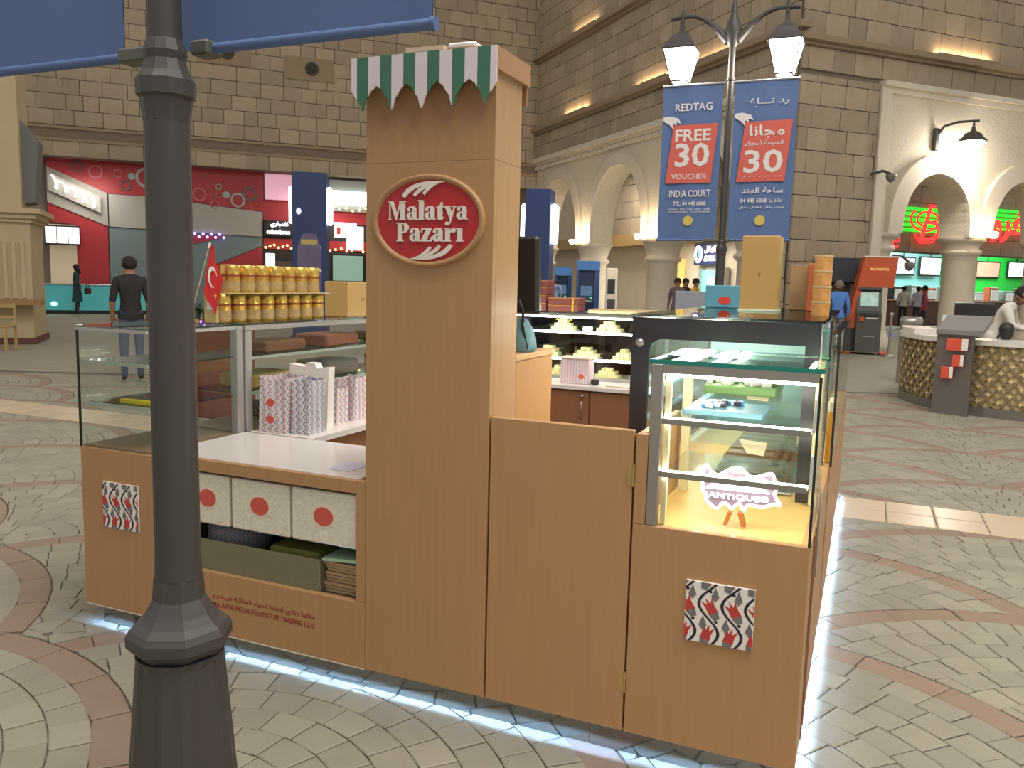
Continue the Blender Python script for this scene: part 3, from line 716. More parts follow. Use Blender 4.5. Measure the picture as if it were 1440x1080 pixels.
def swoosh(mb, mir):
    f = -1 if mir else 1
    for k_, (x0, z0, x1, z1, x2, z2, w0) in enumerate(((-.092, .080, -.060, .130, .064, .127, .0075), (-.050, .083, -.022, .118, .058, .127, .0056), (-.014, .088, .008, .116, .054, .127, .0046))):
        L_ = []; R_ = []
        for i in range(11):
            t = i/10; x = (1-t)**2*x0+2*t*(1-t)*x1+t*t*x2; z = (1-t)**2*z0+2*t*(1-t)*z1+t*t*z2
            dx = 2*(1-t)*(x1-x0)+2*t*(x2-x1); dz = 2*(1-t)*(z1-z0)+2*t*(z2-z1); L = math.hypot(dx, dz); ww = w0*(1-t**2)*(.75+.25*min(1, t*5))+.0012
            L_.append((x-dz/L*ww, z+dx/L*ww)); R_.append((x+dz/L*ww, z-dx/L*ww))
        for i in range(10): mb.prism([(-1.278+f*a, -.0125-.0005*k_, 1.745+f*b) for a, b in (L_[i], L_[i+1], R_[i+1], R_[i])], (0, .006, 0))
for i in (0, 1): mb = MB(); swoosh(mb, i); build(mb, 'swoosh', M_let, face)
# ---- till cabinet behind the tower
K3 = thing('till_cabinet', 'wooden till cabinet standing behind the tower', 'cabinet', (-1.3, .4, 0))
box('body', (-1.565, -1.037, .216, .59, .1, 1.265), mat('till_veneer', (182, 134, 84), .35, noise=.08, nscale=5, stretch=(9, 9, .7)), K3, b=.003)
box('top', (-1.568, -1.034, .217, .594, 1.266, 1.288), mat('till_top', (205, 164, 116), .4), K3, b=.003)
box('plinth', (-1.55, -1.05, .21, .56, 0, .1), M_mirror, K3)
# ---- gate
K4 = thing('counter_gate', 'wooden hinged gate between the tower and the lit display case', 'gate', (-.78, .01, 0))
box('gap_light_block', (-1.0365, -1.018, .0235, .031, .1, 1.09), M_wood2, K2); box('gap_light_block', (-.549, -.532, .0235, .0252, .1, 1.08), M_wood2, K5x) if False else None  # strip added behind the tower-side gap so LED light does not leak through
box('panel', (-1.031, -.538, 0, .022, .1, 1.098), M_wood, K4, b=.003)
for z in (.955, .27):
    mb = MB(); mb.cyl(-.5345, -.003, z-.035, z+.035, .0045, 8); mb.box(-.552, -.536, -.0015, 0, z-.033, z+.033); build(mb, 'hinge', M_brass, K4)
# ---- right counter arm
K5 = thing('counter_cabinet', 'wooden counter base with patterned tile under the lit display case', 'counter', (-.25, 1.0, 0))
box('front_panel', (-.531, 0, 0, .025, .1, .80), M_wood, K5, b=.002)
box('inner_side_panel', (-.531, -.507, .0255, .56, .1, 1.088), M_wood, K5, b=.002)
box('front_post', (-.531, -.493, 0, .025, .8005, 1.088), M_wood, K5, b=.002)
box('side_panel', (-.025, 0, .026, 1.20, .1, .80), M_wood, K5)
box('side_panel', (-.025, .004, 1.21, 2.70, .1, .80), M_wood, K5)
box('side_panel', (-.025, 0, 2.71, 4.1, .1, .80), M_wood, K5)
box('inner_panel', (-.70, -.675, .57, 4.1, .1, .80), M_wood2, K5)
box('gap_light_block', (-.552, -.5315, .0235, .0252, .1, 1.085), M_wood2, K5)  # likewise added, blocks LED light in the hinge-side gap
box('deck', (-.70, -.001, .027, 4.1, .78, .799), mat('case_floor', (224, 184, 112), .35), K5)
box('back_panel', (-.70, -.026, 4.08, 4.1, .1, .78), M_wood, K5)
box('plinth', (-.66, -.05, .05, 4.05, 0, .117), M_mirror, K5); box('threshold', (-1.04, -.661, .05, .09, 0, .117), M_mirror, K5)
box('led_strip', (-.505, -.04, .027, .045, .165, .175), M_led, K5)
box('led_strip', (-1.015, -.55, .033, .048, .165, .175), M_led, K5)
box('led_strip', (-.045, -.027, .05, 4.05, .125, .135), mat('side_led', (222, 236, 255), .4, emit=190, ecol=(160, 202, 255)), K5)
mb = MB(); mb.box(.0005, .006, .40, .47, .58, .86); build(mb, 'steel_door_edge', M_steel, K5)
mb = MB(); mb.box(.0005, .004, .2, .22, .1, .78); mb.box(.0005, .004, .30, .31, .1, .78); build(mb, 'door_edge', M_wood2, K5)
iznik(K5, -.352, .455, .208, .195, 0)
# ---- back and left arms
K6 = thing('counter_cabinet', 'wooden base cabinet under the glowing back sweet case', 'counter', (-1.5, 3.7, 0))
box('body', (-2.2, -.71, 3.24, 4.1, .1, .775), M_wood2, K6)
for a, b in ((-2.15, -1.72), (-1.71, -1.26), (-1.25, -.80)):
    d = box('door', (a, b, 3.222, 3.239, .12, .765), M_wood2, K6, b=.003)
    mb = MB(); mb.tube([(b-.05, 3.215, .56), (b-.05, 3.20, .57), (b-.05, 3.20, .68), (b-.05, 3.215, .69)], .006, 6); mb.sphere((b-.05, 3.212, .73), .016, 8, 5); build(mb, 'handle', M_steel, d)
box('plinth', (-2.2, -.72, 3.29, 4.05, 0, .1), M_mirror, K6)
W2 = box('worktop', (-2.2, -.705, 3.20, 4.1, .776, .802), M_top, None, label='white worktop of the back counter holding the patterned gift box', cat='worktop')
K7 = thing('counter_cabinet', 'wooden base of the left glass counter, running back behind the front shelf', 'counter', (-2.6, 2.2, 0))
box('body', (-2.96, -2.22, .56, 4.1, .1, .775), M_wood2, K7)
box('outer_panel', (-2.973, -2.961, .501, 4.1, .1, .80), M_wood, K7)
box('plinth', (-2.93, -2.26, .53, 4.05, 0, .1), M_mirror, K7)
box('led_strip', (-2.947, -2.93, .53, 4.05, .145, .155), M_led, K7)
W3 = box('worktop', (-2.56, -2.19, .575, 3.19, .785, .812), M_top, None, label='narrow white ledge carrying the patterned paper bags', cat='worktop')
# kiosk floor stays the court paving; dark mat inside
box('floor_mat', (-2.1, -.8, .7, 3.1, -.008, .006), mat('rubber_mat', (50, 46, 42), .8), None, label='dark rubber mat on the floor inside the kiosk', cat='mat')

# ================================================================== GLASS CASES
def pane(name, d, par, m=None): return box(name, d, m or M_glass, par)
# left front case (narrow end facing the shopper) and the long left case
G1 = thing('display_case', 'nearly empty glass display case at the far left corner', 'display case', (-2.76, .28, .80))
pane('front_pane', (-2.968, -2.575, .002, .008, .801, 1.312), G1); pane('side_pane', (-2.972, -2.966, .010, .545, .801, 1.312), G1)
pane('inner_pane', (-2.572, -2.566, .03, .50, .815, 1.312), G1)
pane('top_pane', (-2.975, -2.56, 0, .55, 1.314, 1.322), G1, M_gtop)
box('front_rail', (-2.974, -2.57, .0, .012, 1.300, 1.313), M_alu, G1); box('inner_rail', (-2.575, -2.563, .012, .55, 1.297, 1.313), M_alu, G1)
box('corner_post', (-2.60, -2.558, .51, .552, .80, 1.313), M_alu, G1, b=.003); box('edge_seal', (-2.974, -2.967, .0, .008, .80, 1.30), M_blackedge, G1)
box('floor_board', (-2.96, -2.58, .015, .54, .801, .808), mat('case_board', (150, 122, 94), .5), G1)
for z in (1.165, .985):
    s = box('shelf', (-2.96, -2.585, .02, .53, z, z+.007), glassmat('shelf_glass', (190, 210, 200), 1), G1)
    box('shelf_edge', (-2.96, -2.585, .014, .0195, z-.006, z+.009), mat('shelf_edge', (182, 190, 180), .3), s)
G2 = thing('display_case', 'long glass display case under the rows of golden tins', 'display case', (-2.76, 2.1, .80))
pane('inner_pane', (-2.562, -2.556, .60, 3.6, .815, 1.305), G2); pane('outer_pane', (-2.972, -2.966, .57, 4.1, .801, 1.312), G2)
pane('top_pane', (-2.975, -2.55, .555, 4.1, 1.316, 1.324), G2, M_gtop)
box('inner_rail', (-2.564, -2.546, .556, 3.62, 1.292, 1.315), M_alu, G2); box('corner_post', (-2.592, -2.548, .558, .60, .812, 1.29), M_alu, G2, b=.003)
box('floor_board', (-2.96, -2.57, .57, 4.08, .801, .808), mat('case_board', (150, 122, 94), .5), G2)
for z in (1.15, .98):
    s = box('shelf', (-2.96, -2.60, .62, 4.05, z, z+.007), glassmat('shelf_glass', (190, 210, 200), 1), G2)
    box('shelf_edge', (-2.60, -2.594, .62, 4.05, z-.004, z+.010), mat('shelf_edge', (182, 190, 180), .3), s)
# back case of sweets
G3 = thing('display_case', 'glowing back glass case stacked with pale sweets', 'display case', (-2.0, 3.85, .80))
pane('front_pane', (-2.54, -1.50, 3.610, 3.616, .83, 1.30), G3); pane('back_pane', (-2.54, -1.45, 4.085, 4.091, .803, 1.312), G3, glassmat('smoked_pane', (150, 140, 124), .6))
pane('top_pane', (-2.545, -1.44, 3.60, 4.1, 1.314, 1.322), G3, M_gtop)
box('top_rail', (-2.54, -1.44, 3.598, 3.62, 1.293, 1.313), M_alu, G3); box('bottom_rail', (-2.54, -1.44, 3.598, 3.62, .803, .83), M_alu, G3)
box('end_post', (-1.515, -1.44, 3.597, 3.66, .803, 1.313), M_alu, G3, b=.003)
box('floor_board', (-2.54, -1.45, 3.63, 4.08, .803, .81), M_top, G3)
for z in (1.165, .955):
    s = box('shelf', (-2.54, -1.52, 3.64, 4.06, z, z+.008), glassmat('shelf_glass', (190, 210, 200), 1), G3)
    box('light_bar', (-2.54, -1.52, 3.625, 3.638, z-.006, z+.012), M_led3, s)
box('light_bar', (-2.54, -1.52, 3.625, 3.640, 1.278, 1.291), M_led3, G3)
for x in (-2.12, -1.99): box('divider', (x, x+.004, 3.65, 4.06, .82, 1.29), M_glass, G3)
# front lit case
G4 = thing('display_case', 'brightly lit front glass case with a glowing white sign inside', 'display case', (-.25, .27, .80))
pane('front_pane', (-.455, -.006, .004, .010, .802, 1.29), G4); pane('side_pane', (-.008, -.002, .012, .52, .802, 1.302), G4)
t = pane('top_pane', (-.495, .004, -.004, .525, 1.312, 1.324), G4, M_gtop)
box('front_glass_edge', (-.496, .005, -.006, -.0045, 1.311, 1.325), M_teal, t); box('side_glass_edge', (.0045, .006, -.004, .525, 1.311, 1.325), M_teal, t); box('left_glass_edge', (-.497, -.4955, -.004, .525, 1.311, 1.325), M_teal, t)
box('front_post', (-.492, -.456, .001, .03, .80, 1.311), M_steel, G4, b=.003); box('rear_post', (-.492, -.46, .49, .522, .80, 1.311), mat('cream_post', (232, 220, 178), .4), G4, b=.003)
box('rear_post', (-.04, -.012, .49, .522, .80, 1.311), mat('cream_post', (232, 220, 178), .4), G4, b=.003)
box('top_rail', (-.456, -.004, .001, .02, 1.283, 1.311), M_steel, G4); box('corner_seal', (-.007, .0005, .0, .008, .80, 1.30), M_blackedge, G4)
box('inner_post', (-.452, -.436, .03, .05, .802, 1.28), mat('cream_post', (232, 220, 178), .4), G4)
for z in (1.132, .965):
    s = box('shelf', (-.45, -.012, .03, .40, z, z+.007), M_glass, G4)
    box('shelf_rail', (-.455, -.02, .012, .022, z-.008, z+.010), M_steel, s); box('light_bar', (-.45, -.02, .0225, .029, z-.001, z+.013), M_led2, s)
    mb = MB(); mb.prism([(-.016, .02, z), (-.016, .20, z), (-.016, .20, z+.02), (-.016, .05, z+.10), (-.016, .02, z+.10)], (.004, 0, 0)); build(mb, 'bracket', mat('bracket_white', (228, 232, 226), .4), s)
box('light_bar', (-.45, -.02, .022, .034, 1.272, 1.282), M_led2, G4)
for x in (-.44, -.05): box('light_bar', (x, x+.012, .05, .48, 1.294, 1.304), M_led2, G4)
# black framed case behind it
G5 = thing('display_case', 'tall black-framed glass case topped with gold gift boxes', 'display case', (-.36, 1.3, .80))
fr = MB(); fr.box(-.70, -.035, .53, .548, 1.352, 1.43); fr.box(-.70, -.632, .53, .548, .801, 1.352); fr.box(-.085, -.035, .53, .548, .801, 1.352)
for i in range(6):
    a0, a1 = math.pi/2*i/6, math.pi/2*(i+1)/6; r = .05
    P = lambda a: (-.632+r-r*math.cos(a), .53, 1.352-r+r*math.sin(a))
    fr.prism([(-.632, .53, 1.352), P(a0), P(a1)], (0, .018, 0))
build(fr, 'black_frame', M_black, G5)
mb = MB(); mb.xf = Matrix.Translation((-.667, .53, 1.335)) @ Matrix.Rotation(math.pi/2, 4, 'X'); mb.lathe(0, 0, [(.012, 0), (.017, .006), (.017, .014), (.009, .02)], 14); build(mb, 'lock_knob', M_steel, G5)
pane('top_pane', (-.705, -.03, .525, 2.25, 1.431, 1.441), G5, M_dglass); pane('outer_pane', (-.042, -.036, .55, 2.24, .802, 1.43), G5); pane('inner_pane', (-.70, -.694, .55, 2.24, .83, 1.43), G5)
box('edge_seal', (-.036, -.031, .53, .54, .80, 1.43), M_steel, G5)
for z in (1.145, .972):
    s = box('shelf', (-.62, -.06, .56, 2.2, z, z+.008), M_glass, G5); box('light_bar', (-.65, -.632, .56, 2.2, z-.004, z+.012), mat('cyan_rail', (150, 200, 206), .3, emit=1.2, ecol=(160, 215, 220)), s)
box('light_bar', (-.5, -.47, .6, 2.2, 1.40, 1.415), M_led2, G5); box('light_bar', (-.69, -.675, .6, 2.2, 1.405, 1.42), M_led2, G5)
box('back_divider', (-.69, -.05, 2.2, 2.21, .802, 1.42), mat('divider_teal', (140, 180, 176), .4), G5)
# right outer cases further back
G6 = thing('display_case', 'narrow glass side case of honey-coloured jars on the right of the kiosk', 'display case', (-.1, 2.0, .80))
pane('front_pane', (-.028, .006, 1.215, 1.221, .802, 1.36), G6); pane('outer_pane', (.002, .008, 1.222, 2.70, .802, 1.36), G6); pane('top_pane', (-.028, .010, 1.21, 2.705, 1.361, 1.369), G6, M_gtop)
box('edge_seal', (.001, .010, 1.208, 1.215, .80, 1.36), M_blackedge, G6); box('edge_seal', (-.030, -.022, 1.13, 1.14, .82, 1.42), M_blackedge, G6)
box('shelf', (-.026, 0, 1.23, 2.69, 1.10, 1.106), M_glass, G6)
mb = MB(); mb.prism([(.004, 2.72, 1.37), (.004, 3.4, 1.37), (.004, 3.4, .82), (.004, 2.72, .82)], (.006, 0, 0)); build(mb, 'end_pane', M_glass, G6)
# ================================================================== GOODS
M_gold = mat('tin_gold', (206, 164, 78), .28, .75, noise=.08, nscale=14); M_gold2 = mat('tin_gold_lid', (222, 186, 96), .25, .8)
M_tinred = mat('tin_red_band', (146, 74, 40), .45); M_tinlab = mat('tin_label', (176, 146, 96), .5, noise=.5, nscale=50); M_sticker = mat('price_sticker', (236, 232, 228), .5)
ORD = ['first', 'second', 'third', 'fourth', 'fifth', 'sixth', 'seventh', 'eighth']
def make_tin():
    t = thing('golden_tin', 'x', 'tin', (0, 0, 0), 0, 'golden tins on the left glass case')
    mb = MB(); mb.lathe(0, 0, [(.043, 0), (.044, .004), (.044, .088), (.043, .092)], 18); build(mb, 'body', M_gold, t, local=True)
    mb = MB(); mb.lathe(0, 0, [(.045, .088), (.045, .130), (.042, .133), (.02, .1335)], 18); build(mb, 'lid', M_gold2, t, local=True)
    mb = MB(); mb.lathe(0, 0, [(.0446, .076), (.0446, .086)], 18, caps=False); build(mb, 'red_band', M_tinred, t, local=True)
    mb = MB(); mb.lathe(0, 0, [(.0444, .012), (.0444, .058)], 18, caps=False); build(mb, 'label_band', M_tinlab, t, local=True)
    return t
tin0 = None
def add_tin(x, y, z, rz, label):
    global tin0
    if tin0 is None: tin0 = make_tin(); t = tin0; t.location = (x, y, z); t.rotation_euler = (0, 0, rz); t['label'] = label
    else: t = copy_tree(tin0, None, (x, y, z), rz, label)
    return t
for i in range(8):
    t = add_tin(-2.68, .545+.103*i, 1.3245, i*.7, 'golden tin in the bottom row, %s from the flag end' % ORD[i])
for i in range(7):
    t = add_tin(-2.68, .61+.103*i, 1.3245+.138, i*1.1, 'golden tin in the top row, %s from the flag end' % ORD[i])
box('tin_board', (-2.735, -2.62, .53, 1.33, 1.4585, 1.462), mat('clear_board', (196, 190, 170), .3), None, label='thin board between the two rows of golden tins', cat='board')
for i, (y, z, dx) in enumerate(((.50, 1.37, .0), (.86, 1.385, .046), (1.06, 1.38, .046), (.75, 1.53, .046), (1.13, 1.53, .046), (.62, 1.53, .046))):
    if i == 0:
        mb = MB(); mb.bbox(-2.72, -2.645, .475, .492, 1.3245, 1.455, b=.003); o = build(mb, 'carton', mat('tin_carton', (196, 172, 116), .5), None, label='slim pale gold carton at the flag end of the tins', cat='carton')
        box('price_sticker', (-2.7, -2.665, .4735, .4748, 1.385, 1.42), M_sticker, o)
mb = MB(); mb.xf = Matrix.Translation((-2.66, 1.46, 1.3245)) @ Matrix.Rotation(0, 4, 'Z'); mb.bbox(-.10, .06, 0, .30, 0, .20, b=.004)
gb = build(mb, 'gift_box', mat('kraft_gold_box', (196, 158, 96), .45, noise=.05), None, label='plain gold carton standing beside the golden tins', cat='box')
mb = MB(); mb.disc((-2.5995, 1.61, 1.425), (0, 1, 0), (0, 0, 1), (1, 0, 0), .018, .010, .0008, 16); build(mb, 'stamp', mat('box_stamp', (160, 124, 70), .5), gb)
# flags
M_flag = mat('flag_red', (206, 44, 42), .7, noise=.05); M_pole = mat('flag_stick', (190, 170, 150), .4)
def flag(name, base, tip, drop, label, moon=True):
    base, tip = Vector(base), Vector(tip); d = (tip-base); f = thing(name, label, 'flag', tuple(base), 0, 'table flags')
    mb = MB(); mb.tube([base+Vector((0, 0, .012)), tip], .0032, 6); build(mb, 'stick', M_pole, f)
    mb = MB(); mb.lathe(base.x, base.y, [(.042, base.z), (.043, base.z+.008), (.03, base.z+.016), (.006, base.z+.02)], 16); build(mb, 'stand', M_brass, f)
    mb = MB(); mb.tube([tip-d*.05, tip+d*.015], .006, 6); build(mb, 'tip', M_white, f)
    nu, nv = 8, 6; vs = []; fs = []
    e1 = Vector(drop); e2 = -d.normalized()*.16
    for i in range(nu+1):
        for j in range(nv+1):
            u, v = i/nu, j/nv
            p = tip+e1*u*(1-.1*v)+e2*v+Vector((0, 0, -.07*u*u-.02*u*v))+Vector((.012*math.sin(u*6+v), .010*math.cos(u*7), 0))
            vs.append(p)
    for i in range(nu):
        for j in range(nv): a = i*(nv+1)+j; fs.append((a, a+1, a+nv+2, a+nv+1))
    n = len(vs); th = Vector((.0012, -.0012, 0))
    mb = MB(); mb.add(vs, fs, 0, True); mb.add([v+th for v in vs], [q[::-1] for q in fs], 0, True); cl = build(mb, 'cloth', M_flag, f)
    if moon:
        c = tip+e1*.56+e2*.42+Vector((.006, -.008, -.035)); ex = e1.normalized(); ez = -e2.normalized(); P = []
        out = [(math.radians(a), .040) for a in range(40, 321, 14)]
        pts = [c+ex*(r*math.cos(a))+ez*(r*math.sin(a)) for a, r in out]+[c+ex*(.011+.032*math.cos(math.radians(a)))+ez*(.032*math.sin(math.radians(a))) for a in range(316, 43, -14)]
        nrm = Vector((.35, -.93, .1))
        mb = MB(); mb.prism([p+nrm*.006 for p in pts], nrm*.0015); build(mb, 'crescent', M_white, cl)
    return f
flag('table_flag', (-2.76, .43, 1.3245), (-2.70, .50, 1.685), (.085, -.015, -.09), 'small red flag with white crescent on a leaning stick')
flag('table_flag', (-2.90, .44, 1.3245), (-2.93, .42, 1.60), (.10, .09, -.05), 'small red flag mostly hidden behind the lamp post', False)
# ---- boxes in the open shelf
M_sq = mat('squiggle_card', (232, 224, 208), .6, noise=.30, nscale=60, stretch=(1, 1, 1.6))
for i, (a, b) in enumerate(((-2.50, -2.172), (-2.160, -1.879), (-1.867, -1.572))):
    o = box('storage_box', (a, b, .014, .40, .548, .752), M_sq, None, b=.005, group='storage boxes on the open shelf', cat='box',
            label=['white squiggle-printed storage box, leftmost on the open shelf', 'white squiggle-printed storage box, middle of the open shelf', 'white squiggle-printed storage box nearest the tower'][i])
    cx = (a+b)/2+(.055 if i == 0 else .0); mb = MB(); mb.disc((cx, .0136, .655), EX, EZ, EYN, .053, .045, .0008, 28); build(mb, 'emblem_border', mat('emblem_cream', (232, 224, 206), .5), o)
    mb = MB(); mb.disc((cx, .0126, .655), EX, EZ, EYN, .044, .036, .0008, 28); e = build(mb, 'red_emblem', mat('emblem_red', (214, 92, 78), .5), o)
o = thing('drawer_box', 'olive green lidless box along the bottom of the open shelf', 'box', (-2.13, .2, .35))
M_olive = mat('olive_card', (124, 120, 92), .6, noise=.10, nscale=60)
box('front', (-2.50, -1.745, .018, .030, .351, .478), M_olive, o); box('back', (-2.50, -1.745, .38, .39, .351, .478), M_olive, o)
box('side', (-1.755, -1.745, .0455, .3795, .351, .478), M_olive, o); box('side', (-2.50, -2.49, .0455, .3795, .351, .478), M_olive, o); box('bottom', (-2.4895, -1.7555, .0455, .3795, .351, .358), M_olive, o)
mb = MB(); mb.bbox(-2.05, -1.80, .10, .34, .359, .47, b=.01); build(mb, 'folder', mat('yellow_green_folder', (150, 150, 84), .6), None, label='yellow-green folder inside the olive box', cat='folder')
mb = MB(); mb.lathe(-2.30, .22, [(.02, .36), (.10, .37), (.125, .43), (.12, .495), (.07, .52), (.01, .524)], 14, sx=1.2, sy=.9); build(mb, 'wrapped_bundle', chevron('wrap_blue', (150, 156, 170), (90, 100, 130), (170, 90, 90), 40, 30), None, label='blue-grey printed paper bundle in the olive box', cat='bundle')
pf = thing('paper_stack', 'stack of brown papers under a pale green folder beside the olive box', 'papers', (-1.66, .2, .35))
for i in range(9):
    j = rnd.uniform(-.008, .008); mb = MB(); z = .352+.0135*i
    mb.box(-1.735+j, -1.58+j*.5, .05+j, .30+j, z, z+.0105); build(mb, 'sheet_bundle', mat('brown_paper', (172, 146, 112), .7, noise=.15, rand=.1), pf)
mb = MB(); mb.prism([(-1.742, .035, .474), (-1.572, .04, .484), (-1.572, .33, .488), (-1.742, .33, .478)], (0, 0, .012)); build(mb, 'green_folder', mat('mint_folder', (176, 206, 178), .6), pf)
mb = MB(); mb.box(-1.76, -1.66, .10, .24, .8158, .8166); build(mb, 'paper_sheet', mat('lilac_paper', (206, 200, 222), .6), None, label='lilac paper sheet lying on the white worktop', cat='paper')
# ---- patterned bags on the ledge
M_bag = chevron('bag_paper', (226, 216, 216), (120, 128, 158), (186, 92, 96), 26, 30, .9)
M_bag2 = chevron('bag_paper_blue', (206, 208, 214), (96, 106, 134), (160, 110, 118), 24, 30, .9)
def bag(label, x0, x1, y0, y1, z0, z1, m=M_bag, lean=.012, seals=()):
    b = thing('paper_bag', label, 'bag', ((x0+x1)/2, (y0+y1)/2, z0), 0, 'patterned paper bags on the white ledge')
    mb = MB(); th = .003
    for (p, q) in (((x0, y0), (x1, y0)), ((x1, y0), (x1, y1)), ((x1, y1), (x0, y1)), ((x0, y1), (x0, y0))):
        dx, dy = q[0]-p[0], q[1]-p[1]; L = math.hypot(dx, dy); n = (-dy/L*th, dx/L*th)
        mid = ((p[0]+q[0])/2, (p[1]+q[1])/2)
        zz = z1+rnd.uniform(-.012, .012)
        mb.prism([(p[0], p[1], z0), (q[0], q[1], z0), (q[0]-dx*.01, q[1]+lean, zz), (mid[0]+n[0]*3, mid[1]+n[1]*3+lean, zz-.006), (p[0]+dx*.01, p[1]+lean, z1)], (n[0], n[1], 0))
    build(mb, 'sides', m, b)
    mb = MB(); mb.box(x0+.004, x1-.004, y0+.004, y1-.004, z0, z0+.004); build(mb, 'base', M_white, b)
    for (sx, sz) in seals:
        mb = MB(); mb.disc((sx, y0-.001+lean*(sz-z0)/(z1-z0), sz), EX, EZ, EYN, .024, .018, .001, 20); build(mb, 'seal', mat('emblem_red', (214, 92, 78), .5), b)
    return b
bag('large patterned paper bag with two red seals on the white ledge', -2.515, -2.36, .60, .78, .8125, 1.075, seals=((-2.45, .875), (-2.45, .955)))
bag('white-topped patterned paper bag beside the large bag', -2.352, -2.25, .63, .75, .8125, 1.07, M_bag2)
mb = MB(); mb.prism([(-2.50, .80, .8125), (-2.27, .80, .8125), (-2.27, .815, 1.115), (-2.34, .815, 1.105), (-2.35, .815, 1.13), (-2.40, .815, 1.13), (-2.41, .815, 1.11), (-2.50, .815, 1.12)], (0, .05, 0)); build(mb, 'folded_bag', M_white, None, label='plain white folded carrier bag behind the patterned bags', cat='bag')
bag('short patterned paper bag in the middle of the ledge', -2.43, -2.31, .93, 1.03, .8125, 1.00, M_bag)
bag('patterned paper bag with raised flap behind the short one', -2.42, -2.30, 1.07, 1.19, .8125, 1.03, M_bag)
bag('low patterned paper bag nearest the tower', -2.34, -2.23, 1.22, 1.32, .8125, .93, M_bag)
bt = thing('water_bottle', 'clear plastic water bottle with blue cap on the ledge', 'bottle', (-2.36, 1.40, .8125))
mb = MB(); mb.lathe(-2.36, 1.40, [(.03, .8125), (.032, .83), (.032, .90), (.029, .92), (.032, .94), (.032, .99), (.014, 1.04), (.013, 1.06)], 14); build(mb, 'body', glassmat('clear_plastic', (226, 234, 240), 1.6, .05), bt)
mb = MB(); mb.cyl(-2.36, 1.40, 1.06, 1.08, .015, 12); build(mb, 'cap', mat('cap_blue', (90, 90, 190), .4), bt)
mb = MB(); mb.lathe(-2.36, 1.40, [(.0325, .935), (.0325, .985)], 14, caps=False); build(mb, 'label_band', mat('bottle_label', (196, 214, 226), .4), bt)
mb = MB()
for i in range(7):
    a = i*.9; mb.prism([(-2.29+.04*math.cos(a), 1.38+.04*math.sin(a), .8125), (-2.29+.05*math.cos(a+.9), 1.38+.05*math.sin(a+.9), .8125), (-2.29+.02*math.cos(a+.4), 1.38, .90+.02*(i % 3))], (.004, .004, .002))
build(mb, 'tissue', M_white, None, label='crumpled white tissue beside the water bottle', cat='tissue')
# ---- till screen and handbag
ms = thing('till_monitor', 'black flat till monitor turned edge-on behind the tower', 'monitor', (-1.25, .45, 1.289))
mb = MB(); mb.xf = Matrix.Translation((-1.22, .46, 1.575)) @ Matrix.Rotation(math.radians(-9), 4, 'Z') @ Matrix.Rotation(math.radians(4), 4, 'X'); mb.bbox(-.20, .185, -.018, .018, -.145, .145, b=.01); build(mb, 'screen', mat('monitor_black', (48, 46, 46), .35), ms)
mb = MB(); mb.cyl(-1.25, .48, 1.30, 1.46, .018, 10); build(mb, 'stem', MATS['monitor_black'], ms)
mb = MB(); mb.lathe(-1.25, .48, [(.09, 1.289), (.09, 1.296), (.03, 1.306)], 16); build(mb, 'foot', MATS['monitor_black'], ms)
hb = thing('handbag', 'teal blue handbag with black loop handle on the till cabinet', 'handbag', (-1.09, .385, 1.289))
mb = MB(); vs = []; n = 16
for k, (rx, ry, z) in enumerate(((.055, .05, 0), (.062, .055, .01), (.058, .05, .05), (.045, .035, .09), (.03, .014, .118), (.02, .006, .124))):
    for i in range(n):
        a = 2*math.pi*i/n; vs.append((-1.095+rx*math.copysign(abs(math.cos(a))**.6, math.cos(a)), .385+ry*math.copysign(abs(math.sin(a))**.6, math.sin(a)), 1.289+z))
mb.add(vs, [(k*n+i, k*n+(i+1) % n, (k+1)*n+(i+1) % n, (k+1)*n+i) for k in range(5) for i in range(n)], 0, True); mb.add(vs[:n], [tuple(range(n))[::-1]]); mb.add(vs[-n:], [tuple(range(n))])
build(mb, 'body', mat('handbag_teal', (98, 138, 146), .55, noise=.06), hb)
mb = MB(); mb.tube([(-1.125, .37, 1.345), (-1.125, .365, 1.42), (-1.11, .365, 1.475), (-1.09, .365, 1.48), (-1.078, .365, 1.45), (-1.075, .37, 1.40), (-1.062, .37, 1.34)], .006, 7); build(mb, 'handle', M_blackedge, hb)
mb = MB(); mb.tube([(-1.075, .35, 1.41), (-1.058, .345, 1.35), (-1.045, .345, 1.30)], .005, 6); build(mb, 'strap', M_blackedge, hb)
# ---- sweets
M_sw = mat('pale_sweets', (226, 212, 158), .6, noise=.12, nscale=30, rand=.10); M_tray = mat('sweet_tray', (232, 226, 200), .4)
def sweets(x, y, z, w, h, label, seed):
    r = random.Random(seed); t = thing('sweet_pile', label, 'sweets', (x, y, z), 0, 'piles of pale sweets in the back case')
    mb = MB(); mb.bbox(x-w/2-.01, x+w/2+.01, y-.07, y+.07, z, z+.006, b=.002); build(mb, 'tray', M_tray, t)
    mb = MB(); s = .027; lay = 0; zz = z+.006; ww = w
    while ww > .05 and zz < z+h:
        nx = max(1, int(ww/s)); ny = max(1, int((.13-.02*lay)/s))
        for i in range(nx):
            for j in range(ny):
                a = x+(i-(nx-1)/2)*s+r.uniform(-.003, .003); b = y+(j-(ny-1)/2)*s+r.uniform(-.003, .003); q = r.uniform(-.3, .3)
                mb.xf = Matrix.Translation((a, b, zz+s/2)) @ Matrix.Rotation(q, 4, 'Z'); k = s*.46; mb.box(-k, k, -k, k, -k, k)
        mb.xf = None; zz += s*.95; ww -= s*1.9; lay += 1
    build(mb, 'sweet_cubes', M_sw, t, kind='stuff'); return t
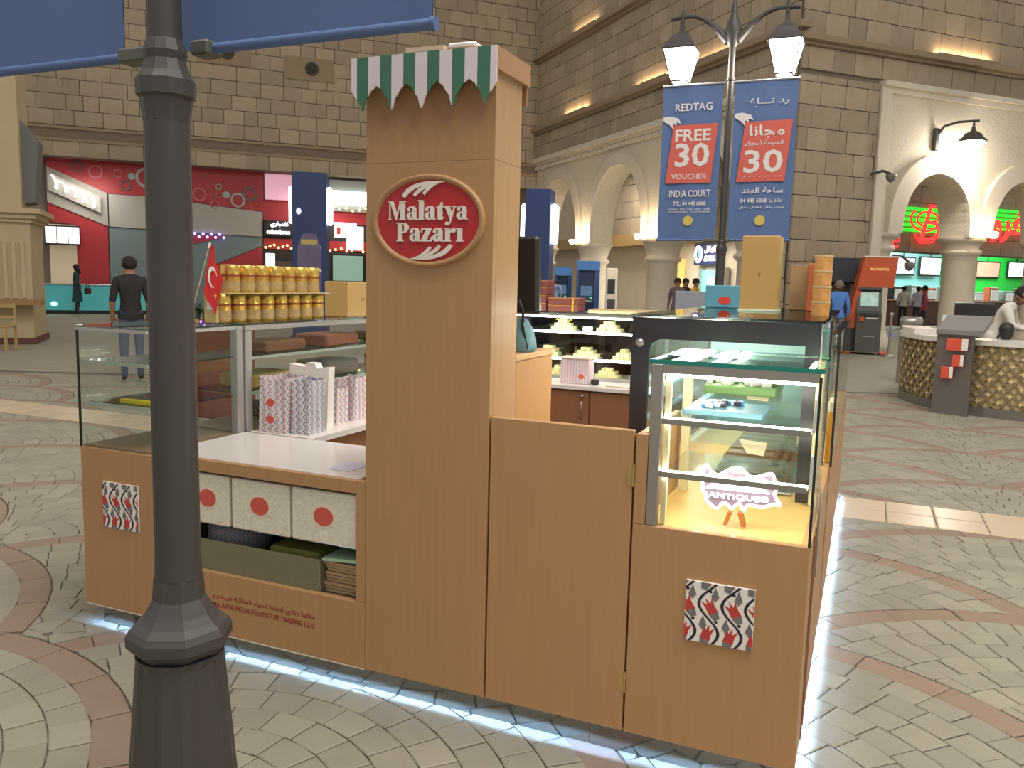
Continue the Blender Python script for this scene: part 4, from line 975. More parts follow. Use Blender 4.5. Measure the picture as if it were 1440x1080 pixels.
for i, (x, z, w, lb) in enumerate(((-2.12, 1.173, .21, 'pale sweet pile on the top shelf, beside the till monitor'), (-1.74, 1.173, .19, 'pale sweet pile on the top shelf nearest the steel post'), (-2.24, .963, .19, 'pale sweet pile on the middle shelf, left end'),
        (-1.92, .963, .20, 'pale sweet pile in the centre of the middle shelf'), (-1.61, .963, .17, 'pale sweet pile on the middle shelf against the steel post'), (-2.14, .81, .19, 'pale sweet pile on the case floor left of the gift box'), (-1.74, .81, .20, 'pale sweet pile on the case floor right of the gift box'))):
    sweets(x, 3.76, z, w, .115, lb, i)
mb = MB(); mb.prism([(-1.94, 3.69, 1.174), (-1.86, 3.69, 1.174), (-1.86, 3.70, 1.212), (-1.94, 3.70, 1.212)], (0, .002, 0)); build(mb, 'price_card', M_white, None, label='small white price card between the top shelf sweets', cat='card')
mb = MB()
bp = [(-2.18, 3.74, 1.255), (-2.16, 3.74, 1.285), (-2.08, 3.74, 1.285), (-2.05, 3.74, 1.255)]
mb.tube(bp, .006, 6); build(mb, 'gold_ribbon', mat('gold_ribbon', (226, 186, 70), .4), None, label='gold ribbon loop on the top shelf sweet pile', cat='ribbon')
gx = thing('gift_box', 'patterned white and red gift box on the back worktop', 'box', (-1.87, 3.4, .8025))
mb = MB(); mb.bbox(-1.985, -1.765, 3.33, 3.47, .8025, .985, b=.004); build(mb, 'body', chevron('gift_paper', (236, 224, 222), (150, 130, 176), (206, 110, 112), 44, 44, .9), gx)
mb = MB(); mb.bbox(-1.99, -1.76, 3.325, 3.475, .985, 1.0, b=.004); build(mb, 'lid', mat('gift_lid', (228, 206, 186), .5), gx)
mb = MB(); mb.disc((-1.82, 3.3295, .86), EX, EZ, EYN, .022, .018, .001, 18); build(mb, 'seal', mat('seal_orange', (226, 104, 70), .5), gx)
mb = MB(); mb.lathe(-1.72, 3.36, [(.02, .8025), (.032, .81), (.034, .84), (.03, .842), (.02, .83)], 14); build(mb, 'tape_dispenser', M_blackedge, None, label='small black bowl on the back worktop', cat='bowl')
mb = MB(); mb.bbox(-1.62, -1.40, 3.30, 3.40, .8025, .812, b=.003); build(mb, 'paper_tray', mat('worktop_papers', (226, 206, 190), .6, noise=.2, nscale=40), None, label='flat paper bundle at the end of the back worktop', cat='papers')
# ---- boxes on top of the cases
M_mar = mat('maroon_box', (128, 62, 58), .5); M_rib = mat('ribbon_gold', (226, 176, 60), .35)
k = 0
for (x0, x1, z0, z1, lb) in ((-2.36, -2.27, 1.3225, 1.385, 'maroon gift box at the foot of the tall maroon stack'), (-2.36, -2.27, 1.386, 1.447, 'maroon gift box second up in the tall maroon stack'), (-2.36, -2.27, 1.448, 1.509, 'maroon gift box third up in the tall maroon stack'), (-2.36, -2.27, 1.51, 1.565, 'maroon gift box topping the tall maroon stack'),
        (-2.255, -2.0, 1.3225, 1.375, 'wide maroon gift box with gold ribbon, lowest of the pair'), (-2.255, -2.0, 1.376, 1.432, 'wide maroon gift box with gold ribbon, upper of the pair')):
    b = thing('gift_box', lb, 'box', ((x0+x1)/2, 3.82, z0), 0, 'maroon gift boxes on the back case')
    mb = MB(); mb.bbox(x0, x1, 3.73, 3.92, z0, z1, b=.004); build(mb, 'body', M_mar, b)
    mb = MB(); xr = x1-.05 if x1-x0 > .1 else x0+.006; mb.box(xr, xr+.014, 3.7285, 3.7298, z0+.001, z1-.001); mb.box(x0+.002, x1-.002, 3.7285, 3.7298, z1-.007, z1-.004); build(mb, 'ribbon', M_rib, b)
for (x, y, w, lb) in ((-1.70, 3.74, .20, 'pale wooden tray on the back case nearest the maroon boxes'), (-1.32, 3.80, .26, 'long pale wooden tray at the end of the back case')):
    mb = MB(); mb.bbox(x-w, x+w, y-.06, y+.06, 1.3225, 1.345, b=.003); mb.bbox(x-w*.9, x+w*.8, y-.04, y+.05, 1.345, 1.353, b=.002); build(mb, 'serving_tray', mat('pale_tray', (206, 184, 140), .5, noise=.1), None, label=lb, cat='tray')
GB = thing('gift_box', 'tall gold gift box standing on the black-framed case', 'box', (-.365, 1.6, 1.4415))
M_gb = mat('gold_card', (208, 168, 104), .36, .25, noise=.06, nscale=5); M_gb2 = mat('gold_card_side', (206, 182, 116), .35, .3)
mb = MB(); mb.bbox(-.452, -.283, 1.50, 1.545, 1.4415, 1.786, b=.003); build(mb, 'front_cover', M_gb, GB)
mb = MB(); mb.bbox(-.450, -.285, 1.5455, 1.585, 1.4415, 1.782, b=.003); build(mb, 'tray', M_gb2, GB)
mb = MB(); mb.bbox(-.452, -.283, 1.5855, 1.64, 1.4415, 1.786, b=.003); build(mb, 'back_cover', M_gb2, GB)
mb = MB(); mb.box(-.456, -.279, 1.495, 1.4995, 1.4415, 1.450); mb.box(-.2825, -.278, 1.495, 1.645, 1.4415, 1.450); build(mb, 'clear_foot', mat('acrylic_foot', (206, 224, 196), .2, emit=.15), GB)
mb = MB(); mb.disc((-.368, 1.499, 1.61), EX, EZ, EYN, .004, .012, .001, 12); build(mb, 'stamp', mat('box_stamp', (160, 124, 70), .5), GB)
mb = MB(); mb.bbox(-.262, -.178, 1.88, 1.98, 1.4415, 1.668, b=.003); build(mb, 'gift_box', mat('tan_card', (178, 146, 104), .5), None, label='plain tan box half hidden behind the tall gold box', cat='box')
mb = MB(); mb.bbox(-.176, -.128, 1.80, 1.90, 1.4415, 1.672, b=.003); build(mb, 'gift_box', mat('orange_card', (196, 102, 66), .5), None, label='narrow orange box beside the stacked clear tubs', cat='box')
bb = thing('gift_box', 'light blue box with a red oval on the black-framed case', 'box', (-.585, 1.93, 1.4415))
mb = MB(); mb.bbox(-.682, -.492, 1.90, 1.98, 1.4415, 1.556, b=.003); build(mb, 'body', mat('sky_card', (98, 166, 190), .5), bb)
mb = MB(); mb.disc((-.582, 1.8995, 1.478), EX, EZ, EYN, .033, .021, .001, 20); build(mb, 'oval', mat('oval_red', (222, 74, 62), .5), bb)
for i in range(4):
    t = thing('sweet_tub', ['lowest clear tub of sweets in the corner stack', 'second clear tub of sweets in the corner stack', 'third clear tub of sweets in the corner stack', 'topmost clear tub of sweets in the corner stack'][i], 'tub', (-.075, 1.15, 1.4415+.062*i), 0, 'stacked clear tubs')
    z = 1.4415+.062*i
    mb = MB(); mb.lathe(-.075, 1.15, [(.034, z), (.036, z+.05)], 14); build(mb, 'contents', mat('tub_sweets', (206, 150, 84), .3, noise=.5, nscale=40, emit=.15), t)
    mb = MB(); mb.lathe(-.075, 1.15, [(.037, z+.0505), (.038, z+.054), (.038, z+.0605)], 14); build(mb, 'lid', mat('tub_lid', (232, 206, 150), .2), t)
# ---- things inside the lit cases
sg = thing('neon_sign', 'white glowing wavy-edged sign on a small wooden stand', 'sign', (-.22, .11, .8085))
M_neon = mat('neon_white', (255, 255, 255), .4, emit=2.2)
raw = [(190, 160), (232, 140), (290, 215), (385, 275), (455, 245), (560, 195), (640, 185), (720, 225), (810, 300), (900, 310), (1000, 285), (1095, 275), (1130, 350), (1185, 430), (1140, 520), (1165, 600), (1225, 685), (1130, 675), (1000, 712), (880, 690), (800, 685), (750, 755), (690, 655), (600, 725), (560, 700), (480, 645), (400, 722), (300, 660), (245, 600), (240, 520), (195, 480), (185, 400), (180, 300)]
def nz_(u, v):
    px, py = 970+u/9.6, 640+v/9.6
    return (-.346+(px-985)*.0022, .10, .987-.0023*((py-655)-.13*(px-985)))
O = [Vector(nz_(*p)) for p in raw]
sm = []
for i in range(len(O)):
    p0, p1, p2, p3 = O[i-1], O[i], O[(i+1) % len(O)], O[(i+2) % len(O)]
    for t in (0, .33, .66): sm.append(.5*((2*p1)+(p2-p0)*t+(2*p0-5*p1+4*p2-p3)*t*t+(3*p1-p0-3*p2+p3)*t**3))
mb = MB(); mb.tube(sm, .0052, 6, closed=True); build(mb, 'outline_tube', M_neon, sg)
mb = MB(); mb.prism([p+Vector((0, .004, 0)) for p in sm], (0, .004, 0)); build(mb, 'acrylic_panel', mat('acrylic_mauve', (120, 100, 116), .25), sg)
mb = MB(); letters(mb, 'ANTIQUE®', (-.225, .101, .888), Vector((1, 0, .02)).normalized(), EZ, height=.022, width=.185, bold=.02, depth=.003); build(mb, 'lettering', M_neon, sg)
mb = MB(); mb.prism([(-.33, .1005, .917), (-.13, .1005, .921), (-.16, .1005, .945), (-.22, .1005, .965), (-.29, .1005, .95)], (0, .002, 0)); build(mb, 'swirl', M_neon, sg)
mb = MB()
for sx in (-1, 1): mb.prism([(-.232+sx*.008, .095, .85), (-.232+sx*.022, .095, .85), (-.232+sx*.034, .095, .8085), (-.232+sx*.022, .095, .8085)], (0, .03, 0))
build(mb, 'wooden_stand', mat('stand_wood', (176, 104, 36), .5), sg)
M_choc = mat('chocolate_rows', (120, 84, 46), .4, noise=.35, nscale=25)
ct = thing('confectionery_tray', 'heaped tray of brown wrapped sweets in the lit case', 'tray', (-.27, .9, .80))
mb = MB(); mb.bbox(-.43, -.10, .60, 1.5, .8, .812, b=.004); build(mb, 'tray', M_steel, ct)
for r_ in range(7):
    y = .65+.115*r_
    for lay in range(3):
        mb = MB(); mb.bbox(-.40+.02*lay, -.13-.02*lay, y, y+.10, .8125+.04*lay, .85+.04*lay, b=.012); build(mb, 'sweet_bar', M_choc, ct)
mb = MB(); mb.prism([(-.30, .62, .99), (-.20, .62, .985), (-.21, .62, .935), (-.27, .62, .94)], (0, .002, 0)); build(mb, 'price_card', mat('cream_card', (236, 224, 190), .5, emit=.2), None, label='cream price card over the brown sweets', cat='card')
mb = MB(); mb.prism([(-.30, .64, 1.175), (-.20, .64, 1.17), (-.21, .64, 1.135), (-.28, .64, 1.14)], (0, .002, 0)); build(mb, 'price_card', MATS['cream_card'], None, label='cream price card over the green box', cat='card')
gt = thing('confectionery_tray', 'green box of white and green sweets on the upper shelf', 'tray', (-.31, .75, 1.153))
mb = MB(); mb.bbox(-.44, -.18, .62, .90, 1.1535, 1.185, b=.004); build(mb, 'box', mat('green_box', (116, 158, 96), .5), gt)
mb = MB(); rr = random.Random(3)
for i in range(60):
    x, y = rr.uniform(-.43, -.19), rr.uniform(.64, .88); mb.xf = Matrix.Translation((x, y, 1.192)) @ Matrix.Rotation(rr.uniform(0, 3), 4, 'Z'); mb.bbox(-.018, .018, -.008, .008, -.007, .009, b=.003, mi=i % 2)
build(mb, 'sweets', [M_white, mat('leaf_green', (70, 130, 74), .5)], gt, kind='stuff')
bt2 = thing('confectionery_tray', 'dark blue tray with wrapped sweets behind the front pane', 'tray', (-.3, .28, 1.14))
mb = MB(); mb.bbox(-.42, -.17, .14, .38, 1.1395, 1.158, b=.004); build(mb, 'tray', mat('teal_tray', (66, 108, 122), .4), bt2)
mb = MB()
for i in range(22):
    x, y = rr.uniform(-.36, -.26), rr.uniform(.2, .34); mb.xf = Matrix.Translation((x, y, 1.164)) @ Matrix.Rotation(rr.uniform(0, 3), 4, 'Z'); mb.bbox(-.012, .012, -.008, .008, -.006, .008, b=.003, mi=i % 3)
build(mb, 'sweets', [mat('wrap_cyan', (60, 140, 200), .3), M_white, M_navy], bt2, kind='stuff')
for i, (y, z, lb) in enumerate(((1.32, .806, 'honey jar nearest the corner in the side case'), (1.45, .806, 'honey jar second in the side case'), (1.60, .806, 'honey jar third in the side case'))):
    j = thing('honey_jar', lb, 'jar', (-.012, y, z), 0, 'honey jars in the side case')
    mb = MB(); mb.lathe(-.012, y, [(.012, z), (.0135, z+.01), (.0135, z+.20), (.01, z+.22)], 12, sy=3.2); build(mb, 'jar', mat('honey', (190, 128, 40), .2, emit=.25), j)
    mb = MB(); mb.lathe(-.012, y, [(.0125, z+.2205), (.0125, z+.26)], 12, sy=3.2); build(mb, 'lid', mat('cream_lid', (236, 226, 196), .4), j)
# small goods in the left case
cl = thing('candy_jar', 'clear lidded sweet jar inside the left corner case', 'jar', (-2.72, .25, .992))
mb = MB(); mb.lathe(-2.72, .25, [(.028, .992), (.03, 1.0), (.03, 1.05), (.02, 1.07)], 14); build(mb, 'jar', glassmat('jar_glass', (220, 224, 220), 2.2, .08), cl)
mb = MB(); mb.lathe(-2.72, .25, [(.024, 1.07), (.02, 1.085), (.006, 1.095), (.008, 1.105), (.002, 1.112)], 14); build(mb, 'lid', M_steel, cl)
mb = MB(); mb.lathe(-2.73, .26, [(.05, 1.172), (.055, 1.176), (.02, 1.18), (.008, 1.20), (.03, 1.23), (.034, 1.235)], 16); build(mb, 'cake_dish', glassmat('jar_glass', (220, 224, 220), 2.2, .08), None, label='small glass pedestal dish on the top shelf of the corner case', cat='dish')
mb = MB(); mb.bbox(-2.80, -2.62, .06, .09, .9925, 1.012, b=.003); build(mb, 'ruler', mat('yellow_strip', (232, 206, 40), .4), None, label='yellow plastic strip on the lower shelf of the corner case', cat='strip')
mb = MB(); mb.lathe(-2.68, .2, [(.03, .808), (.05, .815), (.055, .83), (.03, .838), (.01, .842)], 14); build(mb, 'candy_bowl', mat('copper_foil', (190, 120, 80), .3, .6), None, label='copper coloured bowl on the floor of the corner case', cat='bowl')
for i, (y, z, h, c) in enumerate(((1.0, 1.157, .06, (150, 96, 70)), (1.5, 1.157, .07, (176, 100, 80)), (2.1, 1.157, .06, (110, 70, 56)), (.9, .987, .07, (196, 160, 96)), (1.5, .987, .09, (110, 96, 84)), (2.2, .987, .08, (150, 130, 110)), (1.1, .808, .08, (120, 106, 80)), (1.9, .808, .10, (146, 128, 96)))):
    mb = MB(); mb.bbox(-2.88, -2.66, y-.16, y+.16, z+.001, z+h, b=.01)
    build(mb, 'sweet_carton', mat('carton_%d' % i, c, .5, noise=.3, nscale=20), None, group='cartons in the long left case', cat='carton', label='%s carton on the %s shelf of the long left case, %s one' % (('brown', 'salmon', 'dark brown', 'gold', 'grey', 'beige', 'olive', 'tan')[i], ('upper', 'upper', 'upper', 'middle', 'middle', 'middle', 'bottom', 'bottom')[i], ('nearest', 'middle', 'far', 'nearest', 'middle', 'far', 'nearest', 'far')[i]))
# ================================================================== LAMP POSTS AND BANNERS
M_iron = mat('lamp_iron', (74, 71, 69), .5, .2, noise=.08, nscale=8)
M_lglow = mat('lantern_glass', (255, 252, 244), .3, emit=40, ecol=(255, 246, 232))
def lantern(par, x, y, zb, s=1., local=True):
    """hanging four-sided lantern: glass pot, ribs, roof, finial"""
    q = math.pi/4
    mb = MB(); mb.lathe(x, y, [(.10*s, zb-.10*s), (.115*s, zb-.02*s), (.16*s, zb), (.30*s, zb+.42*s), (.29*s, zb+.43*s)], 4, sm=False, ph=q)
    g = build(mb, 'lantern_glass', M_lglow, par, local=local)
    mb = MB()
    for i in range(4):
        a = q+i*math.pi/2; mb.tube([(x+.165*s*math.cos(a), y+.165*s*math.sin(a), zb), (x+.305*s*math.cos(a), y+.305*s*math.sin(a), zb+.43*s)], .010*s, 5)
    mb.lathe(x, y, [(.165*s, zb-.012*s), (.17*s, zb+.01*s)], 4, sm=False, ph=q)
    build(mb, 'lantern_frame', M_iron, g, local=local)
    mb = MB(); mb.lathe(x, y, [(.33*s, zb+.43*s), (.34*s, zb+.45*s), (.24*s, zb+.54*s), (.19*s, zb+.62*s), (.08*s, zb+.68*s), (.045*s, zb+.72*s), (.045*s, zb+.80*s)], 4, sm=False, ph=q)
    mb.lathe(x, y, [(.02*s, zb+.8*s), (.035*s, zb+.85*s), (.008*s, zb+.95*s)], 8)
    build(mb, 'lantern_roof', M_iron, par, local=local)
def lamp_post(loc, label, lamps=True):
    t = thing('lamp_post', label, 'lamp post', loc, 0, 'court lamp posts')
    mb = MB(); n = 32
    prof = [(.17, 0), (.17, .05), (.155, .09), (.146, .12), (.115, .50), (.116, .52)]; vs = []; fs = []
    for r, z in prof:
        for i in range(n): a = 2*math.pi*i/n; k = r*(.955 if (i % 2 and .1 < z < .51) else 1); vs.append((k*math.cos(a), k*math.sin(a), z))
    for j in range(len(prof)-1):
        for i in range(n): fs.append((j*n+i, j*n+(i+1) % n, (j+1)*n+(i+1) % n, (j+1)*n+i))
    mb.add(vs, fs); mb.add(vs[:n], [tuple(range(n))[::-1]]); mb.add(vs[-n:], [tuple(range(n))]); build(mb, 'fluted_base', M_iron, t, local=True)
    mb = MB(); mb.lathe(0, 0, [(.112, .522), (.126, .535), (.138, .55), (.138, .578), (.128, .596), (.108, .612), (.092, .632), (.080, .652), (.068, .672), (.064, .73)], 8, sm=False, ph=.1); build(mb, 'base_collar', M_iron, t, local=True)
    mb = MB(); mb.lathe(0, 0, [(.062, .73), (.059, .80), (.056, 1.93)], 16); build(mb, 'pole', M_iron, t, local=True)
    mb = MB(); mb.lathe(0, 0, [(.057, 1.93), (.060, 1.955), (.064, 1.985), (.072, 1.992), (.073, 2.03), (.06, 2.05), (.05, 2.08), (.054, 2.10), (.044, 2.13)], 12, sm=False, ph=.35); build(mb, 'neck_collar', M_iron, t, local=True)
    mb = MB(); mb.lathe(0, 0, [(.042, 2.13), (.040, 4.42)], 14); mb.lathe(0, 0, [(.05, 4.03), (.055, 4.05), (.05, 4.07)], 14); build(mb, 'upper_pole', M_iron, t, local=True)
    mb = MB(); mb.lathe(0, 0, [(.045, 4.42), (.08, 4.5), (.10, 4.62), (.075, 4.72), (.035, 4.82), (.04, 4.88), (.006, 5.0)], 12); build(mb, 'finial', M_iron, t, local=True)
    for s in (-1, 1):
        mb = MB(); P = []
        for i in range(13):
            u = i/12; P.append((s*(.05+.60*u), 0, 4.50+.33*math.sin(min(1, u*1.25)*math.pi/2)+.0*u))
        P.append((s*.76, 0, 4.815)); mb.tube(P, [.06-.035*min(1, i/6) for i in range(14)], 8); mb.lathe(s*.62, 0, [(.012, 4.70), (.02, 4.8), (.022, 4.86), (.004, 4.96)], 8)
        build(mb, 'arm', M_iron, t, local=True)
        lantern(t, s*.62, 0, 4.06, .85)
    return t
LP1 = lamp_post((-1.572, -.845, 0), 'dark iron lamp post in front of the counter')
LP2 = copy_tree(LP1, None, (-1.63, 8.12, 0), 0, 'dark iron lamp post with two lit lanterns behind the kiosk')
M_ban = mat('banner_blue', (88, 112, 158), .7, noise=.05, nscale=3); M_bred = mat('banner_coral', (206, 98, 86), .7); M_btxt = mat('banner_text', (220, 216, 214), .7); M_byel = mat('banner_gold', (206, 186, 92), .6)
def banner(name, label, xp, y, z0, z1, x0, x1, rods=True):
    t = thing(name, label, 'banner', ((x0+x1)/2, y, z0), 0, 'blue lamp post banners')
    mb = MB(); n = 10; vs = []; fs = []
    for i in range(n+1):
        for k, z in ((0, z0), (1, (z0+z1)/2), (2, z1)):
            x = x0+(x1-x0)*i/n; vs.append((x, y+(.006*math.sin(i*.9)), z))
    for i in range(n):
        for k in (0, 1): a = 3*i+k; fs.append((a, a+3, a+4, a+1))
    m = len(vs); mb.add(vs+[(v[0], v[1]+.003, v[2]) for v in vs], fs+[tuple(j+m for j in f[::-1]) for f in fs]); cl = build(mb, 'cloth', M_ban, t)
    for z in (z0, z1):
        mb = MB(); mb.tube([(xp, y, z), (x1 if x1 > xp else x0, y, z)], .014, 8); e = x1 if x1 > xp else x0; s = 1 if x1 > xp else -1
        mb.tube([(e, y, z), (e+s*.012, y, z)], .017, 8); build(mb, 'rod', M_ban if z == z0 else mat('rod_steel', (190, 190, 196), .3, .6), t)
    mb = MB(); mb.bbox(xp+.0 if x1 > xp else xp-.17, xp+.06 if x1 > xp else xp-.01, y-.03, y+.03, z0-.02, z0+.018, b=.006); build(mb, 'clamp', mat('clamp_grey', (96, 98, 88), .5), t)
    return t, cl
banner('banner', 'plain blue banner right of the near lamp post', -1.57, -.735, 2.135, 3.95, -1.63, -.868)
banner('banner', 'plain blue banner left of the near lamp post', -1.66, -.735, 2.135, 3.95, -2.50, -1.835)
bl, cl = banner('banner', 'blue banner with English voucher offer', -1.68, 8.05, 2.12, 4.0, -2.43, -1.70)
br, cr = banner('banner', 'blue banner with Arabic voucher offer', -1.58, 8.05, 2.12, 4.0, -1.56, -.83)
def deco(cloth, x0, x1, ar):
    y = 8.032; w = x1-x0; H = 1.88
    X = lambda u: x0+u*w
    Z = lambda v: 4.0-v*H
    mb = MB(); mb.prism([(X(.20), y+.002, Z(.255)), (X(.95), y+.002, Z(.25)), (X(.87), y+.002, Z(.63)), (X(.10), y+.002, Z(.63))], (0, .002, 0)); build(mb, 'coral_square', M_bred, cloth)
    mb = MB()
    mb.prism([(X(.02), y, Z(.20)), (X(.14), y, Z(.195)), (X(.28), y, Z(.21)), (X(.33), y, Z(.245)), (X(.24), y, Z(.235)), (X(.26), y, Z(.255)), (X(.19), y, Z(.245)), (X(.20), y, Z(.28)), (X(.13), y, Z(.25)), (X(.02), y, Z(.225))], (0, .001, 0)); build(mb, 'hand_print', M_btxt, cloth)
    
    def T(s, u, v, h, wd, b=.01): mb = MB(); letters(mb, s, (X(u), y, Z(v)), EX, EZ, height=h*H, width=wd*w, bold=b, depth=.001); build(mb, 'lettering', M_btxt, cloth)
    if not ar:
        T('REDTAG', .53, .165, .048, .62); T('FREE', .54, .358, .075, .60, .02); T('30', .54, .525, .155, .58, .02); T('VOUCHER', .50, .605, .038, .60, .01)
        T('INDIA COURT', .53, .72, .047, .70, .02); T('TEL: 04 445 6868', .53, .775, .027, .56, .02); T('WOMEN . MEN . KIDS . BABY . HOME', .53, .805, .010, .72)
        T('HOMEWARE . FOOTWEAR', .53, .82, .008, .72)
    else:
        T(arabic('رد تـــاغ'), .56, .165, .055, .62); T(arabic('مجانا'), .55, .36, .085, .56, .02); T(arabic('قسيمة تسوق'), .52, .41, .042, .60, .01); T('30', .52, .575, .145, .62, .02)
        T('· · · · · · · ·', .52, .60, .006, .6); T(arabic('ساحة الهند'), .53, .71, .045, .66, .02); T('04 445 6868', .40, .762, .027, .42, .02); T(arabic('هاتف:'), .76, .762, .03, .2, .01)
        T(arabic('نساء. رجال. اطفال. منزل'), .53, .80, .018, .72, .01)
    mb = MB(); mb.disc((X(.52), y, Z(.875)), EX, EZ, (0, 1, 0), .062, .062, .002, 24); d = build(mb, 'round_emblem', M_byel, cloth)
deco(cl, -2.43, -1.70, False); deco(cr, -1.56, -.83, True)
# lantern on the right arcade
wl = thing('wall_lantern', 'glowing wall lantern on the right arcade', 'wall lamp', tuple(onR(5.25, -.75, 5.0)), Q)
lantern(wl, 0, 0, .12, 1.05)
mb = MB(); mb.tube([(-.62, .62, .72), (-.55, .45, .98), (-.3, .25, 1.08), (0, 0, 1.1), (.1, -.08, 1.1)], [.05, .04, .035, .03, .03], 8); mb.bbox(-.72, -.56, .55, .68, .35, .95, b=.03); build(mb, 'bracket', M_iron, wl, local=True)
point('lantern_bulb', onR(5.35, -.70, 5.0), 130, (1, .93, .8), .1)
# ================================================================== PEOPLE
SKIN = mat('skin_brown', (150, 108, 82), .6)
BONES = {'torso': [('pelvis', 'spine'), ('spine', 'chest'), ('chest', 'neck')], 'head': [('neck', 'hb'), ('hb', 'head'), ('head', 'crown')]}
def person(label, loc, rz, top, legs, hairc=(34, 28, 26), pose=None, skirt=False, hair='short', sleeves='short', group=None, scarf=None):
    J = {'pelvis': (0, 0, .96), 'spine': (0, 0, 1.14), 'chest': (0, .01, 1.36), 'neck': (0, 0, 1.50), 'hb': (0, -.015, 1.57), 'head': (0, -.025, 1.645), 'crown': (0, -.015, 1.70)}
    for s, n in ((-1, 'l'), (1, 'r')):
        J.update({n+'sh': (s*.17, .01, 1.42), n+'el': (s*.235, .05, 1.14), n+'wr': (s*.235, -.05, .92), n+'ha': (s*.23, -.085, .85), n+'hip': (s*.09, 0, .90), n+'kn': (s*.10, -.015, .50), n+'an': (s*.105, .03, .09), n+'to': (s*.115, -.12, .045)})
    if pose: J.update(pose)
    Rr = {'pelvis': .135, 'spine': .125, 'chest': .15, 'neck': .06, 'hb': .075, 'head': .092, 'crown': .07}
    for n in 'lr': Rr.update({n+'sh': .078, n+'el': .048, n+'wr': .034, n+'ha': .036, n+'hip': .092, n+'kn': .064, n+'an': .045, n+'to': .036})
    E = [('pelvis', 'spine'), ('spine', 'chest'), ('chest', 'neck'), ('neck', 'hb'), ('hb', 'head'), ('head', 'crown')]
    for n in 'lr': E += [('chest', n+'sh'), (n+'sh', n+'el'), (n+'el', n+'wr'), (n+'wr', n+'ha'), ('pelvis', n+'hip'), (n+'hip', n+'kn'), (n+'kn', n+'an'), (n+'an', n+'to')]
    names = list(J); idx = {k: i for i, k in enumerate(names)}
    me = bpy.data.meshes.new('skel'); me.from_pydata([J[k] for k in names], [(idx[a], idx[b]) for a, b in E], []); o = bpy.data.objects.new('skel', me); link(o)
    md = o.modifiers.new('skin', 'SKIN'); md.use_smooth_shade = True
    sv = me.skin_vertices[0].data
    for k in names: sv[idx[k]].radius = (Rr[k], Rr[k]*(.72 if k in ('chest', 'spine', 'pelvis') else 1.1 if k == 'head' else 1)); sv[idx[k]].use_root = (k == 'pelvis')
    ss = o.modifiers.new('sub', 'SUBSURF'); ss.levels = 1
    dg = bpy.context.evaluated_depsgraph_get(); dg.update(); bm = bpy.data.meshes.new_from_object(o.evaluated_get(dg))
    vs = [v.co.copy() for v in bm.vertices]; fs = [tuple(p.vertices) for p in bm.polygons]
    bpy.data.objects.remove(o); bpy.data.meshes.remove(me); bpy.data.meshes.remove(bm)
    t = thing('person', label, 'person', loc, rz, group)
    mb = MB(); mb.add(vs, fs, 0, True)
    V = {k: Vector(J[k]) for k in J}
    def tag(a, b):
        if a in ('neck', 'hb', 'head'): return 0
        if a in ('pelvis', 'spine', 'chest') and not b.endswith('hip'): return 1
        k = a[1:]
        if k == 'sh': return 1
        if k == 'el': return 1 if sleeves == 'long' else 0
        if k == 'wr': return 0
        if k == 'an': return 3
        return 2
    for fi, f in enumerate(mb.f):
        c = sum((mb.v[i] for i in f), Vector())/len(f); best = None
        for a, b in E:
            p, q = V[a], V[b]; d = q-p; u = max(0, min(1, (c-p).dot(d)/d.length_squared)); ds = (c-(p+d*u)).length/(Rr[a]+(Rr[b]-Rr[a])*u)
            if best is None or ds < best[0]: best = (ds, tag(a, b))
        m = best[1]
        if m == 1 and c.z < J['pelvis'][2]-.02: m = 2
        mb.mi[fi] = m
    for n, s in (('l', -1), ('r', 1)):        # fingers and thumb
        w, h = V[n+'wr'], V[n+'ha']; d = (h-w).normalized(); side = d.cross(Vector((0, 1, 0))).normalized() if abs(d.y) < .9 else Vector((1, 0, 0)); back = side.cross(d)
        for i, L in enumerate((.062, .074, .07, .054)):
            p = h+side*(.026-.0175*i)+d*.015; mb.tube([p, p+d*L*.5+back*.006, p+d*L*.85+back*.022], [.0095, .009, .007], 6, 0)
        p = w+d*.03+side*s*-.03; mb.tube([p, p+d*.03+side*s*-.022, p+d*.062+side*s*-.02], [.012, .0105, .008], 6, 0)
    hd = V['head']                                # nose and ears
    mb.tube([hd+Vector((0, -.085, .02)), hd+Vector((0, -.115, -.012)), hd+Vector((0, -.09, -.02))], [.008, .015, .01], 6, 0)
    for s in (-1, 1): mb.sphere(hd+Vector((s*.092, .01, 0)), .02, 6, 4, 0, 1.6)
    key = '%d_%d_%d' % top
    pv = V['pelvis']; mh = MB(); mh.lathe(pv.x, pv.y, [(.166, pv.z-.07), (.170, pv.z-.06), (.164, pv.z+.02), (.14, pv.z+.07)], 18, sy=.66); build(mh, 'shirt_hem', mat('cloth_'+key, top, .8, noise=.05), t, local=True)
    build(mb, 'body', [SKIN, mat('cloth_'+key, top, .8, noise=.05), mat('cloth_%d_%d_%d' % legs, legs, .8, noise=.05), mat('shoe_dark', (36, 32, 30), .5)], t, local=True)
    mb = MB()
    for s in (-1, 1): mb.sphere(hd+Vector((s*.034, -.088, .022)), .011, 6, 4)
    build(mb, 'eyes', mat('eye_dark', (40, 30, 26), .3), t, local=True)
    mb = MB(); mb.box(hd.x-.024, hd.x+.024, hd.y-.098, hd.y-.088, hd.z-.048, hd.z-.04); build(mb, 'mouth', mat('lips', (140, 84, 74), .6), t, local=True)
    mb = MB(); mb.xf = Matrix.Translation(hd+Vector((0, .018, .028))) @ Matrix.Rotation(math.radians(-24), 4, 'X')
    mb.sphere((0, .004, -.004), .102, 14, 8, 0, 1.02, -.55, 1.)
    if hair == 'long': mb.lathe(0, .02, [(.10, -.26), (.115, -.12), (.112, .0)], 12, sy=.7)
